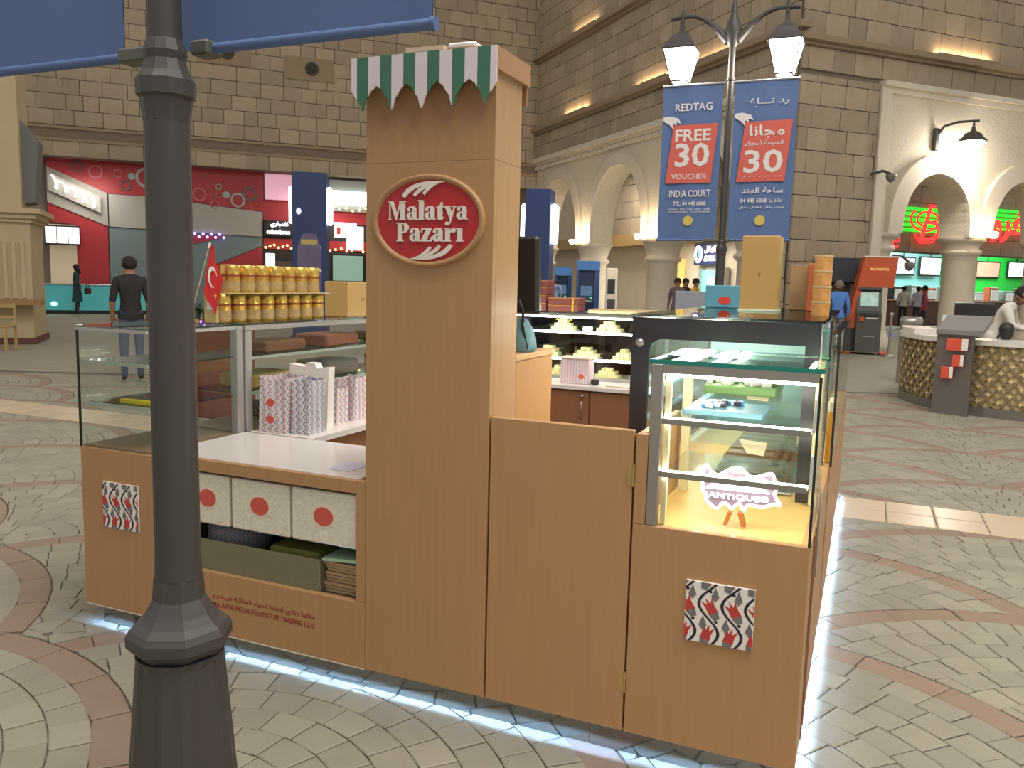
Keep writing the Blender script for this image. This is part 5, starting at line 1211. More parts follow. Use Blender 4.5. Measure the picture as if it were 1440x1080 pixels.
    build(mb, 'hair' if not scarf else 'head_scarf', mat('hair_%d' % (scarf or hairc)[0], scarf or hairc, .8), t, local=True)
    if skirt:
        pz = J['pelvis'][2]; mb = MB(); mb.lathe(0, 0, [(.145, pz+.14), (.17, pz-.02), (.20, .62), (.22, .46)], 16, sy=.8); build(mb, 'skirt', mat('cloth_'+key, top, .8), t, local=True)
    return t
yC = math.radians(23)
person('man in black T-shirt and jeans seen from behind, left', (-9.4, 6.1, 0), math.radians(180+50), (34, 32, 34), (74, 84, 104))
person('woman in dark teal dress walking with a bag, far left', (-25.3, 18.2, 0), math.radians(150), (36, 62, 68), (60, 52, 50), skirt=True, hair='long', sleeves='long')
mb = MB(); mb.xf = Matrix.Translation((-24.9, 18.3, .74)); mb.bbox(-.13, .13, -.06, .06, 0, .22, b=.03); mb.tube([(-.08, 0, .21), (-.05, 0, .36), (.05, 0, .36), (.08, 0, .21)], .012, 6); build(mb, 'shoulder_bag', mat('brown_leather', (60, 40, 36), .5), None, label='brown shoulder bag beside the woman in teal', cat='bag')
person('woman in light blue shirt and grey headscarf beside the orange machine', (-.56, 18.6, 0), math.radians(195), (88, 138, 214), (110, 116, 128), sleeves='long', scarf=(128, 116, 104),
       pose={'rel': (.20, -.16, 1.16), 'rwr': (.12, -.26, 1.34), 'rha': (.09, -.22, 1.42)})
person('man in white shirt leaning over the information desk', (1.72, 10.75, 0), math.radians(75), (216, 210, 202), (60, 56, 54), sleeves='long',
       pose={'chest': (0, -.16, 1.30), 'spine': (0, -.04, 1.13), 'neck': (0, -.25, 1.42), 'hb': (0, -.30, 1.48), 'head': (0, -.345, 1.54), 'crown': (0, -.36, 1.60), 'lsh': (-.18, -.17, 1.36), 'rsh': (.18, -.17, 1.36), 'lel': (-.24, -.26, 1.12), 'lwr': (-.18, -.46, 1.06), 'lha': (-.16, -.53, 1.05), 'rel': (.24, -.24, 1.12), 'rwr': (.18, -.44, 1.06), 'rha': (.16, -.51, 1.05)})
person('man in white shirt and dark trousers, left of the food counter queue', (1.45, 36.6, 0), math.radians(190), (214, 210, 206), (44, 42, 46), sleeves='long', group='people at the food counter')
person('man in pale blue shirt in the middle of the counter queue', (2.02, 37.0, 0), math.radians(170), (196, 204, 218), (52, 56, 70), sleeves='long', group='people at the food counter')
person('man in red checked shirt at the food counter', (1.88, 29.9, 0), math.radians(260), (168, 84, 92), (56, 58, 76), sleeves='long', group='people at the food counter')
person('worker in grey behind the green-walled food counter', tuple(onR(23.6, 12.6, 0)), math.radians(45), (120, 128, 128), (50, 50, 54), sleeves='long', group='people at the food counter')
person('worker in red-sleeved shirt behind the food counter', tuple(onR(25.6, 12.8, 0)), math.radians(45), (140, 60, 56), (50, 50, 54), group='people at the food counter')
person('customer in pale blue bending over the cash machine', tuple(onC(4.75, -1.1, 0)), math.radians(23+180), (150, 166, 206), (130, 140, 172), sleeves='long',
       pose={'chest': (0, -.18, 1.30), 'neck': (0, -.27, 1.42), 'hb': (0, -.32, 1.47), 'head': (0, -.37, 1.53), 'crown': (0, -.38, 1.58)})
for i, (px, D, c, lb) in enumerate(((946, 24, (110, 90, 96), 'shopper in mauve standing left of the bank doorway'), (957, 24.5, (60, 52, 56), 'shopper in dark clothes in front of the bank doorway'), (971, 24, (216, 170, 60), 'shopper in yellow right of the bank doorway'))):
    p = CP+(Fv+R2*((px-720)/1163.3))*D; person(lb, (p.x, p.y, 0), math.radians(40*i), c, (60, 56, 60), group='shoppers by the bank', sleeves='long')
# ================================================================== COURT FURNITURE AND SHOPS
def rot(o, loc, rz): o.location = loc; o.rotation_euler = (0, 0, rz)
# ---- curved information desk
DC = Vector((2.05, 11.03, 0)); DA, DB = 1.45, 1.85
def dk(th, off=0., z=0.): a = math.radians(th); return Vector((DC.x+(DA+off)*math.cos(a), DC.y+(DB+off)*math.sin(a), z))
D = thing('information_desk', 'curved information desk clad in golden star lattice', 'desk', (2.05, 11.0, 0))
def wallarc(mb, t0, t1, o0, o1, z0, z1, n=24, mi=0):
    vs = []; fs = []
    for i in range(n+1):
        t = t0+(t1-t0)*i/n
        for o_, z in ((o0, z0), (o1, z0), (o1, z1), (o0, z1)): vs.append(dk(t, o_, z))
    for i in range(n):
        for k in range(4): a, b = 4*i+k, 4*i+(k+1) % 4; fs.append((a, b, b+4, a+4))
    fs += [(0, 3, 2, 1), (4*n, 4*n+1, 4*n+2, 4*n+3)]
    mb.add(vs, fs, mi)
mb = MB(); wallarc(mb, 168, 330, -.5, -.03, .12, .90); build(mb, 'body', mat('desk_gold', (212, 190, 140), .5, .1), D)
mb = MB(); wallarc(mb, 168, 330, -.5, .0, .0, .12); build(mb, 'kick_plate', mat('desk_plinth', (112, 106, 98), .5), D)
mb = MB(); wallarc(mb, 166, 331, -.55, .04, .90, .965); build(mb, 'counter_top', mat('desk_top', (222, 216, 208), .3), D)
mb = MB(); wallarc(mb, 168, 205, -.35, .02, .966, 1.04); build(mb, 'raised_ledge', mat('desk_top', (222, 216, 208), .3), D)
M_lat = mat('lattice_bronze', (142, 128, 100), .45, .15, noise=.1, nscale=6)
def strip(t0, z0, t1, z1, w=.014):
    mb = MB(); n = 6; vs = []; fs = []
    for i in range(n+1):
        u = i/n; t = t0+(t1-t0)*u; z = z0+(z1-z0)*u
        for o_, dz in ((-.03, -w), (.0, -w), (.0, w), (-.03, w)): vs.append(dk(t, o_, z+dz))
    for i in range(n):
        for k in range(4): a, b = 4*i+k, 4*i+(k+1) % 4; fs.append((a, b, b+4, a+4))
    fs += [(0, 3, 2, 1), (4*n, 4*n+1, 4*n+2, 4*n+3)]
    mb.add(vs, fs); build(mb, 'lattice_strip', M_lat, D)
SP = 25.; M_star = mat('star_gold', (222, 198, 146), .45, .1)
t = 170-SP
while t < 328:
    for sg in (1, -1):
        a0, a1 = t, t+SP; z0, z1 = (.14, .88) if sg > 0 else (.88, .14)
        f0 = max(0, (169-a0)/SP); f1 = min(1, (329-a0)/SP)
        if f1 > f0: strip(a0+SP*f0, z0+(z1-z0)*f0, a0+SP*f1, z0+(z1-z0)*f1)
    t += 4.6
for i, th in enumerate([172+4.6*k for k in range(34)]):
    for j in range(4):
        z = .20+.185*j+(.092 if i % 2 else 0)
        if z > .86: continue
        mb = MB(); c = dk(th, -.012, z); tg = (dk(th+1)-dk(th-1)).normalized(); nr = tg.cross(Vector((0, 0, 1)))
        pts = []
        for k in range(8):
            r = .042 if k % 2 == 0 else .018; a = k*math.pi/4; pts.append(c+tg*r*math.cos(a)+Vector((0, 0, r*math.sin(a))))
        mb.prism(pts, nr*.014 if (nr.dot(c-DC) > 0) else -nr*.014); build(mb, 'star_stud', M_star, D)
P = thing('brochure_pylon', 'grey steel pylon with red brochures set into the desk', 'stand', (1.15, 9.35, 0))
M_pyl = mat('pylon_steel', (126, 120, 116), .35, .5)
mb = MB(); mb.prism([(.94, 9.40, 0), (1.34, 9.22, 0), (1.34, 9.22, 1.02), (.94, 9.40, 1.02)], (.02, .06, 0)); build(mb, 'body', M_pyl, P)
mb = MB(); mb.prism([(.92, 9.36, 1.021), (1.42, 9.14, 1.021), (1.56, 9.44, 1.20), (1.06, 9.66, 1.20)], (0, 0, .06)); build(mb, 'sloped_top', mat('pylon_light', (150, 146, 142), .3, .4), P)
for i, (u, z, w, lb) in enumerate(((.30, .90, .24, 'upper'), (.48, .70, .13, 'middle'), (.20, .54, .14, 'lower'))):
    mb = MB(); x = .94+.40*u; y = 9.40-.18*u; ex = Vector((.912, -.41, 0)); mb.xf = Matrix.Translation((x, y-.03, z)) @ Matrix.Rotation(math.atan2(-.18, .40), 4, 'Z'); mb.bbox(0, w, -.035, .0, -.08, .07, b=.006); mb.bbox(w*.75, w*1.05, -.045, -.036, -.07, .075, b=.003, mi=1)
    build(mb, 'brochure_rack', [mat('brochure_red', (220, 88, 66), .5), M_white], None, label='%s red brochure rack on the steel pylon' % lb, cat='brochures', group='brochures on the pylon')
mo = thing('desk_monitor', 'black monitor on the information desk', 'monitor', (1.40, 9.86, .966))
mb = MB(); mb.xf = Matrix.Translation((1.38, 9.85, 1.29)) @ Matrix.Rotation(.15, 4, 'Z') @ Matrix.Rotation(.15, 4, 'X'); mb.bbox(-.24, .24, -.02, .03, -.13, .13, b=.012); build(mb, 'screen', mat('monitor_black', (48, 46, 46), .35), mo)
mb = MB(); mb.lathe(1.38, 9.88, [(.10, .966), (.10, .975), (.025, .99), (.022, 1.2)], 12); build(mb, 'stand', MATS['monitor_black'], mo)
mb = MB(); mb.xf = Matrix.Translation((1.75, 9.75, .966)); mb.lathe(0, 0, [(.05, 0), (.08, .05), (.09, .14), (.07, .2), (.02, .22)], 12); build(mb, 'desk_chair_back', mat('chair_black', (40, 38, 38), .5), None, label='black rounded chair back behind the steel pylon', cat='chair')
mb = MB(); mb.prism([(1.02, 9.86, .966), (1.17, 9.84, .966), (1.15, 9.90, 1.25), (1.02, 9.92, 1.25)], (0, .02, 0)); build(mb, 'leaflet_stand', mat('leaflet', (206, 214, 216), .4, noise=.3, nscale=14), None, label='pale leaflet standing beside the desk monitor', cat='leaflet')
bn = thing('litter_bin', 'brushed steel drum bin behind the information desk', 'bin', (.79, 13.1, 0))
mb = MB(); mb.lathe(.79, 13.1, [(.16, 0), (.17, .05), (.17, .98)], 20); build(mb, 'drum', M_steel, bn)
mb = MB(); mb.lathe(.79, 13.1, [(.172, .981), (.18, 1.0), (.18, 1.09), (.15, 1.12), (.13, 1.105)], 20); build(mb, 'rim', M_steel, bn)
# ---- orange cash machine, dark booth, stanchion
AT = thing('cash_machine', 'orange and black cash machine against the stone wall', 'cash machine', (.08, 19.6, 0), math.radians(8))
M_org = mat('atm_orange', (206, 92, 52), .45); M_atm = mat('atm_black', (52, 52, 56), .45); M_atmg = mat('atm_grey', (84, 84, 80), .5)
def lp(name, f, m, par, lab=None):
    mb = MB(); f(mb); o = build(mb, name, m, par, local=True)
    if lab: o['label'] = lab
    return o
lp('canopy', lambda b: b.prism([(-.24, -.10, 1.62), (.54, -.10, 1.62), (.60, -.10, 2.34), (-.15, -.10, 2.34)], (0, .7, 0)), M_org, AT)
lp('top_trim', lambda b: b.box(-.17, .63, -.11, .6, 2.341, 2.375), M_white, AT)
lp('left_leg', lambda b: b.prism([(-.46, -.09, .62), (-.28, -.09, .62), (-.12, -.09, 2.0), (-.16, -.09, 2.3)], (0, .68, 0)), M_org, AT)
lp('side_casing', lambda b: b.prism([(-.56, -.05, .06), (-.28, -.05, .06), (-.22, -.05, 1.5), (-.26, -.05, 1.66), (-.40, -.05, .9)], (0, .6, 0)), M_atm, AT)
lp('cabinet', lambda b: b.prism([(0, -.30, .06), (0, -.30, .98), (0, -.18, 1.05), (0, -.05, 1.56), (0, .55, 1.56), (0, .55, .06)], (.56, 0, 0)), M_atmg, AT).location = (-.26, 0, 0)
lp('screen', lambda b: b.prism([(-.18, -.175, 1.16), (.22, -.175, 1.16), (.22, -.085, 1.50), (-.18, -.085, 1.50)], (0, .02, 0)), picture('atm_screen', [(150, 180, 160), (200, 220, 196), (120, 150, 140)], 8, .5), AT)
lp('screen_hood', lambda b: b.box(-.25, .29, -.16, .1, 1.56, 1.62), M_atmg, AT)
lp('keypad_shelf', lambda b: b.box(-.18, .22, -.40, -.22, .95, 1.0), M_atm, AT); lp('slot', lambda b: b.box(-.05, .2, -.315, -.295, .86, .90), M_white, AT); lp('card_reader', lambda b: b.box(-.2, -.1, -.33, -.3, .80, .92), M_org, AT)
lp('lettering', lambda b: letters(b, 'MASHREQ', (.20, -.102, 2.02), EX, EZ, height=.07, width=.40, bold=.01, depth=.01), mat('atm_gold', (236, 196, 110), .4, emit=.4), AT)
lp('brand_mark', lambda b: letters(b, 'mashreq', (.02, -.302, .42), EX, EZ, height=.04, width=.26, depth=.004), M_white, AT)
for x in (-.48, .40): lp('foot', lambda b: b.bbox(x-.1, x+.12, -.34, .1, 0, .06, b=.02), M_org, AT)
BO = thing('phone_booth', 'dark open booth left of the orange cash machine', 'booth', (-.50, 20.55, 0), math.radians(8))
M_bo = mat('booth_dark', (54, 56, 66), .5)
lp('header', lambda b: b.box(-.75, .42, 0, .5, 1.75, 2.36), M_bo, BO); lp('left_side', lambda b: b.box(-.75, -.65, 0, .5, 0, 1.749), M_bo, BO); lp('right_side', lambda b: b.box(.28, .42, 0, .5, 0, 1.749), M_bo, BO); lp('back', lambda b: b.box(-.649, .279, .42, .5, 0, 1.749), mat('booth_back', (86, 78, 76), .5), BO)
lp('mirror_strip', lambda b: b.box(.18, .27, .40, .419, .6, 1.7), mat('booth_strip', (150, 146, 142), .4), BO)
ST = thing('barrier_post', 'chrome barrier post beside the orange cash machine', 'barrier', (.62, 19.1, 0))
lp('base', lambda b: b.lathe(0, 0, [(.17, 0), (.17, .02), (.04, .05)], 18), M_steel, ST); lp('post', lambda b: b.cyl(0, 0, .05, .95, .028, 12), M_steel, ST); lp('head', lambda b: b.lathe(0, 0, [(.04, .95), (.05, .97), (.05, 1.02), (.03, 1.04)], 12), M_steel, ST); lp('sticker', lambda b: b.box(-.03, .03, -.033, -.029, .48, .56), mat('sticker_purple', (120, 100, 190), .5), ST)
def camera_dome(label, p, arm):
    t = thing('security_camera', label, 'camera', tuple(p), 0, 'security cameras')
    mb = MB(); mb.tube([Vector(p)+Vector(arm), Vector(p)+Vector(arm)*.4+Vector((0, 0, .12)), Vector(p)+Vector((0, 0, .06))], .035, 8); build(mb, 'arm', M_iron, t)
    mb = MB(); mb.lathe(p[0], p[1], [(.02, p[2]-.16), (.10, p[2]-.10), (.13, p[2]-.02), (.13, p[2]+.05), (.05, p[2]+.08)], 14); build(mb, 'dome', mat('camera_grey', (120, 116, 112), .3), t)
camera_dome('domed security camera over the food hall entrance', onR(3.7, -.45, 2.25), (-.45, .1, .25))
camera_dome('small security camera at the corner of the stone block', onR(2.7, -.55, 4.5), (-.5, -.1, .05))
# ---- blue cash machines under the back arcade
def blue_atm(label, s, y, h, w):
    t = thing('cash_machine', label, 'cash machine', tuple(onC(s, y, 0)), math.radians(18), 'blue cash machines')
    B1 = mat('atm_blue', (44, 86, 150), .45); B2 = mat('atm_navy', (36, 56, 96), .45)
    lp('frame', lambda b: (b.box(-w, -w*.78, -.3, .4, 0, h-.32), b.box(w*.62, w, -.3, .4, 0, h-.32)), B1, t)
    lp('header', lambda b: b.box(-w, w, -.34, .4, h-.319, h), mat('atm_header', (60, 110, 170), .4, emit=.3), t)
    lp('machine', lambda b: b.prism([(-w*.76, -.2, .3), (-w*.76, -.38, .9), (-w*.76, -.1, 1.5), (-w*.76, -.1, h-.33), (-w*.76, .38, h-.33), (-w*.76, .38, 0), (-w*.76, -.2, 0)], (w*1.36, 0, 0)), B2, t)
    lp('screen', lambda b: b.prism([(-w*.6, -.30, 1.10), (w*.4, -.30, 1.10), (w*.4, -.135, 1.45), (-w*.6, -.135, 1.45)], (0, .02, 0)), picture('atm_screen2', [(70, 100, 130), (160, 180, 190), (90, 120, 150)], 9, .4), t)
    lp('keypad', lambda b: b.bbox(-w*.5, w*.35, -.44, -.36, .86, .94, b=.01), mat('keypad_grey', (150, 150, 150), .4), t); lp('slot', lambda b: b.box(w*.2, w*.4, -.40, -.33, .98, 1.04), mat('slot_green', (70, 200, 120), .4, emit=1), t)
    lp('lettering', lambda b: letters(b, 'BANK', (0, -.345, h-.22), EX, EZ, height=.11, width=w*.9, depth=.01), M_btxt, t) if False else None
    return t
blue_atm('wide blue cash machine between the arcade columns', 6.5, -.6, 2.35, .42); blue_atm('narrow blue cash machine half hidden by an arcade column', 3.75, -.3, 2.15, .33)
wm = thing('ticket_machine', 'white ticket machine right of the blue cash machine', 'machine', tuple(onC(7.75, -.3, 0)), math.radians(18))
lp('body', lambda b: b.bbox(-.2, .2, -.2, .2, 0, 2.1, b=.03), M_white, wm); lp('screen', lambda b: b.box(-.14, .12, -.212, -.201, 1.2, 1.7), M_atm, wm); lp('panel', lambda b: b.box(-.14, .14, -.215, -.201, .6, 1.0), M_atmg, wm)
# bank sign, red sign, lit doorway behind the arcade
def sbox(on, name, label, cat, s0, s1, y, z0, z1, m, ang, th=.12):
    t = thing(name, label, cat, tuple(on(( s0+s1)/2, y, z0)), ang); w = (s1-s0)/2
    lp('box', lambda b: b.bbox(-w, w, 0, th, 0, z1-z0, b=.01), m, t); return t
t = sbox(onC, 'bank_sign', 'navy lit bank sign with a white crescent ring', 'sign', 6.55, 8.1, 3.9, 2.35, 3.15, mat('sign_navy', (36, 44, 84), .4, emit=.2), -Q)
lp('ring', lambda b: b.ring((-.48, -.02, .4), (1, 0, 0), (0, 0, 1), (0, 1, 0), .26, .33, .13, .2, .02, 24), mat('sign_glow', (255, 255, 255), .4, emit=2.5), t)
lp('crescent', lambda b: b.disc((-.44, -.01, .42), (1, 0, 0), (0, 0, 1), (0, 1, 0), .08, .14, .008, 16), mat('sign_blue_glow', (90, 150, 220), .4, emit=1), t)
lp('arabic_lettering', lambda b: letters(b, arabic('الهلال'), (.30, -.02, .43), EX, EZ, height=.26, width=.72, bold=.02, depth=.02), MATS['sign_glow'], t)
lp('latin_lettering', lambda b: letters(b, 'AL HILAL', (.30, -.02, .14), EX, EZ, height=.2, width=.72, bold=.03, depth=.02), MATS['sign_glow'], t)
t = sbox(onC, 'shop_sign', 'white shop sign with a small red mark', 'sign', 3.2, 5.3, 3.9, 2.72, 3.5, mat('sign_white', (226, 218, 206), .5, emit=.35), -Q)
lp('red_mark', lambda b: b.bbox(-.9, -.45, -.012, 0, .42, .6, b=.004), M_redink, t); lp('grey_mark', lambda b: b.bbox(-.4, .25, -.012, 0, .44, .58, b=.004), M_grey, t); lp('white_lamp', lambda b: b.bbox(-.5, .2, -.03, 0, .1, .35, b=.004), mat('sign_glow', (255, 255, 255), .4, emit=2.5), t)
dw = thing('door_1', 'lit shop doorway with shelves behind the arcade', None, tuple(onC(4.7, 4.05, 0)), -Q, kind='structure')
lp('lit_interior', lambda b: b.box(-1.0, .9, .02, .1, 0, 2.6), mat('shop_warm', (226, 190, 110), .6, emit=.5), dw); lp('jamb', lambda b: b.box(-1.08, -.98, -.1, .1, 0, 2.7), mat('jamb_pale', (232, 220, 190), .4, emit=.3), dw)
for i, (x, z, w, h, c) in enumerate(((-.45, 1.5, .3, .4, (196, 206, 196)), (.25, 1.5, .25, .35, (150, 60, 50)), (-.3, .9, .2, .25, (230, 226, 216)), (.1, .9, .2, .25, (230, 226, 216)), (.3, 1.15, .5, .2, (90, 70, 56)))): lp('shelf_item', lambda b: b.box(x-w/2, x+w/2, -.12, .01, z, z+h), mat('shelf_item_%d' % i, c, .5), dw)
dw = thing('door_2', 'lit teal bank doorway behind the arcade', None, tuple(onC(7.6, 4.05, 0)), -Q, kind='structure')
lp('lit_interior', lambda b: b.box(-.7, .8, .02, .1, 0, 2.15), mat('bank_teal', (120, 200, 190), .5, emit=.7), dw); lp('bright_panel', lambda b: b.box(-.3, .1, 0, .019, .6, 1.9), mat('bank_bright', (200, 250, 244), .4, emit=1.2), dw); lp('frame', lambda b: (b.box(-.8, -.7, -.08, .1, 0, 2.25), b.box(.8, .9, -.08, .1, 0, 2.25)), M_alu, dw)
# ---- tall blue advertising pillars
def blue_pillar(label, loc, w, h, rz, poster):
    t = thing('advert_pillar', label, 'pillar', loc, rz, 'tall blue pillars')
    B1 = mat('pillar_blue', (40, 58, 104), .5, noise=.05)
    lp('body', lambda b: b.bbox(-w/2, w/2, -w/2, w/2, .12, h, b=.015), B1, t); lp('foot', lambda b: b.bbox(-w*.56, w*.56, -w*.56, w*.56, 0, .12, b=.01), M_atm, t)
    for s in (-1, 1): lp('side_lamp', lambda b: b.bbox(s*w*.5+(-.10 if s < 0 else 0), s*w*.5+(0 if s < 0 else .10), -w*.28, w*.28, h*.70, h*.92, b=.03), mat('pillar_lamp', (240, 255, 252), .4, emit=5), t)
    if poster:
        pts = [(-w*.36, .8), (w*.36, .8), (w*.36, h*.55), (w*.2, h*.64), (-w*.2, h*.64), (-w*.36, h*.55)]
        lp('poster', lambda b: b.prism([(x, -w/2-.012, z) for x, z in pts], (0, .011, 0)), picture('poster_art', [(96, 88, 118), (140, 126, 150), (216, 196, 164), (110, 100, 130)], 3.2, 0), t)
        lp('poster_title', lambda b: b.bbox(-w*.24, w*.24, -w/2-.02, -w/2-.012, h*.575, h*.605, b=.003), mat('poster_gold', (190, 164, 96), .5), t)
        lp('lamp_disc', lambda b: b.disc((-w*.3, -w/2-.02, h*.77), (1, 0, 0), (0, 0, 1), (0, 1, 0), .06, .08, .02, 16), mat('lamp_disc', (210, 220, 230), .3, emit=.6), t)
    return t
blue_pillar('slim blue pillar behind the till monitor', (-5.5, 11.75, 0), .46, 3.2, math.radians(10), False)
blue_pillar('wide blue pillar with a castle poster behind the golden tins', (-12.5, 14.36, 0), .80, 4.0, math.radians(30), True)
# ---- left food shop things
tc = thing('service_counter', 'teal glass service counter of the left food shop', 'counter', tuple(onL(-17.4, -.3, 0)), Q)
lp('glass_front', lambda b: b.bbox(-1.7, 1.7, -.1, .5, .12, 1.02, b=.02), mat('teal_glass', (80, 168, 170), .3, emit=.22, noise=.2, nscale=1.5), tc); lp('base', lambda b: b.box(-1.7, 1.7, -.05, .5, 0, .12), M_dk, tc); lp('top', lambda b: b.bbox(-1.75, 1.75, -.14, .55, 1.021, 1.07, b=.01), M_alu, tc); lp('lamp', lambda b: b.disc((-1.3, -.12, .35), (1, 0, 0), (0, 0, 1), (0, 1, 0), .1, .08, .015, 14), mat('cyan_lamp', (140, 255, 250), .4, emit=3), tc)
def script(par, pts, r, m): mb = MB(); mb.tube(pts, r, 6); build(mb, 'glowing_script', m, par, local=True)
M_sg = mat('script_glow', (255, 255, 255), .4, emit=2.6)
t = thing('shop_sign', 'glowing white script sign on the slanted grey band', 'sign', tuple(onL(-18.0, .35, 4.3)), Q)
w = []
for i in range(60): u = i/59; w.append((-.72+1.44*u+.07*math.sin(u*30), 0, .42-.78*u+.17*math.cos(u*30)*(1.2 if u < .2 else .8)))
script(t, w, .035, M_sg); lp('backing', lambda b: b.prism([(-.85, .08, .75), (.85, .08, -.05), (.85, .08, -.65), (-.85, .08, .10)], (0, .05, 0)), M_g1, t)
t = sbox(onL, 'menu_board', 'lit menu board over the left service counter', 'menu board', -19.0, -17.85, .3, 2.45, 3.15, M_dk, Q)
for i, c in enumerate(([(255, 255, 255), (240, 200, 190)], [(255, 250, 240), (240, 210, 150)], [(255, 255, 255), (250, 190, 60)])): lp('menu_panel', lambda b: b.box(-.54+.37*i, -.20+.37*i, -.02, -.001, .06, .64), picture('menu_pic_%d' % i, [c[0], c[1], c[0]], 5, 1.2), t)
t = sbox(onL, 'light_box', 'pink light box beside the wide blue pillar', 'light box', -11.35, -10.3, .4, 4.5, 5.5, mat('pink_glow', (226, 170, 190), .5, emit=.45), Q)
t = sbox(onL, 'shop_sign', 'black sign with glowing white Arabic and Latin lettering', 'sign', -11.4, -10.3, .5, 3.1, 3.7, M_dk, Q)
lp('arabic_lettering', lambda b: letters(b, arabic('كلمباري'), (.05, -.02, .32), EX, EZ, height=.24, width=.7, bold=.02, depth=.02), M_sg, t); lp('latin_lettering', lambda b: letters(b, 'calambros', (0, -.02, .08), EX, EZ, height=.17, width=.9, bold=.03, depth=.02), M_sg, t)
t = sbox(onL, 'shop_sign', 'blazing white fascia sign right of the wide blue pillar', 'sign', -8.8, -6.9, .35, 4.45, 5.0, mat('fascia_glow', (240, 255, 250), .4, emit=4), Q)
t = sbox(onL, 'menu_board', 'upright white menu board with red print', 'menu board', -8.2, -7.5, .25, 2.65, 3.6, picture('menu_red', [(255, 255, 255), (255, 250, 250), (220, 110, 110), (255, 255, 255)], 6, 1.5), Q, .06)
t = sbox(onL, 'menu_board', 'rounded white menu board behind the upright one', 'menu board', -8.65, -7.75, .45, 3.15, 3.75, mat('menu_white', (250, 244, 246), .4, emit=1.6), Q, .06)
lp('red_figure', lambda b: b.bbox(-.36, -.2, -.012, 0, .12, .4, b=.01), M_redink, t)
gl = mat('gold_bulb', (255, 214, 120), .4, emit=5)
for nm, lb, s0, s1, z in (('string_light', 'string of golden lights under the black sign', -11.4, -10.3, 2.66), ('string_light', 'string of golden lights under the menu boards', -8.9, -7.4, 2.62), ('string_light', 'string of golden lights under the blazing fascia sign', -8.8, -7.0, 4.25)):
    t = thing(nm, lb, 'lights', tuple(onL((s0+s1)/2, .45, z)), Q, 'golden string lights'); L = (s1-s0)/2
    mb = MB(); mb.tube([(-L, 0, .06), (0, 0, .0), (L, 0, .06)], .01, 5); build(mb, 'cable', M_blackedge, t, local=True)
    for i in range(7): lp('bulb', lambda b: b.sphere((-L*.9+L*.3*i, 0, -.02+.05*((i*37) % 3)), .045, 8, 5), gl, t)
t = thing('string_light', 'string of violet lights on the red facade', 'lights', tuple(onL(-13.5, .5, 2.85)), Q, 'golden string lights')
for i in range(9): lp('bulb', lambda b: b.sphere((-.6+.15*i, 0, .1+.12*((i*5) % 2)), .05, 8, 5), mat('violet_bulb', (150, 130, 255), .4, emit=4), t)
t = thing('food_cabinet', 'dim food cabinet under the black sign', 'cabinet', tuple(onL(-10.9, -.1, 0)), Q)
lp('body', lambda b: b.bbox(-.6, .6, 0, .5, 0, 1.3, b=.02), M_red, t); lp('glass_case', lambda b: b.bbox(-.55, .55, .02, .5, 1.301, 2.1, b=.02), mat('cabinet_dim', (90, 66, 60), .4), t); lp('lit_tray', lambda b: b.bbox(-.5, -.15, -.02, .02, 1.9, 2.4, b=.02), mat('tray_white', (240, 240, 246), .4, emit=1.2), t)
t = thing('drinks_fridge', 'pale green lit drinks fridge under the menu boards', 'fridge', tuple(onL(-8.2, -.1, 0)), Q)
lp('body', lambda b: b.bbox(-.7, .7, .05, .6, 0, 2.5, b=.02), M_dk, t); lp('lit_window', lambda b: b.bbox(-.6, .6, 0, .049, 1.4, 2.4, b=.01), mat('fridge_green', (140, 176, 160), .4, emit=.35), t)
# poster and chair at the left pier
t = thing('framed_poster', 'dark red framed picture panel on the left pier', 'poster', (-16.32, 9.12, .2), math.radians(45))
lp('frame', lambda b: b.bbox(-1.4, -.42, -.08, -.005, 0, 1.98, b=.01), mat('frame_maroon', (92, 44, 38), .5), t)
lp('picture', lambda b: (b.box(-1.34, -.5, -.09, -.081, .95, 1.35), b.box(-1.34, -.5, -.09, -.081, 1.45, 1.9)), picture('poster_flowers', [(150, 120, 92), (206, 196, 176), (130, 90, 66)], 4, 0), t)
ch = thing('cafe_chair', 'pale wooden chair frame at the left edge', 'chair', (-15.15, 8.2, 0), math.radians(30))
M_ch = mat('chair_wood', (176, 150, 98), .5)
for x, y, h in ((-.2, -.2, .44), (.2, -.2, .44), (-.2, .2, .9), (.2, .2, .9)): lp('leg', lambda b: b.box(x-.02, x+.02, y-.02, y+.02, 0, h), M_ch, ch)
lp('seat', lambda b: b.bbox(-.23, .23, -.23, .18, .441, .475, b=.008), M_ch, ch); lp('back_rail', lambda b: b.box(-.179, .179, .185, .215, .8, .88), M_ch, ch); lp('back_rail', lambda b: b.box(-.179, .179, .185, .215, .6, .64), M_ch, ch)
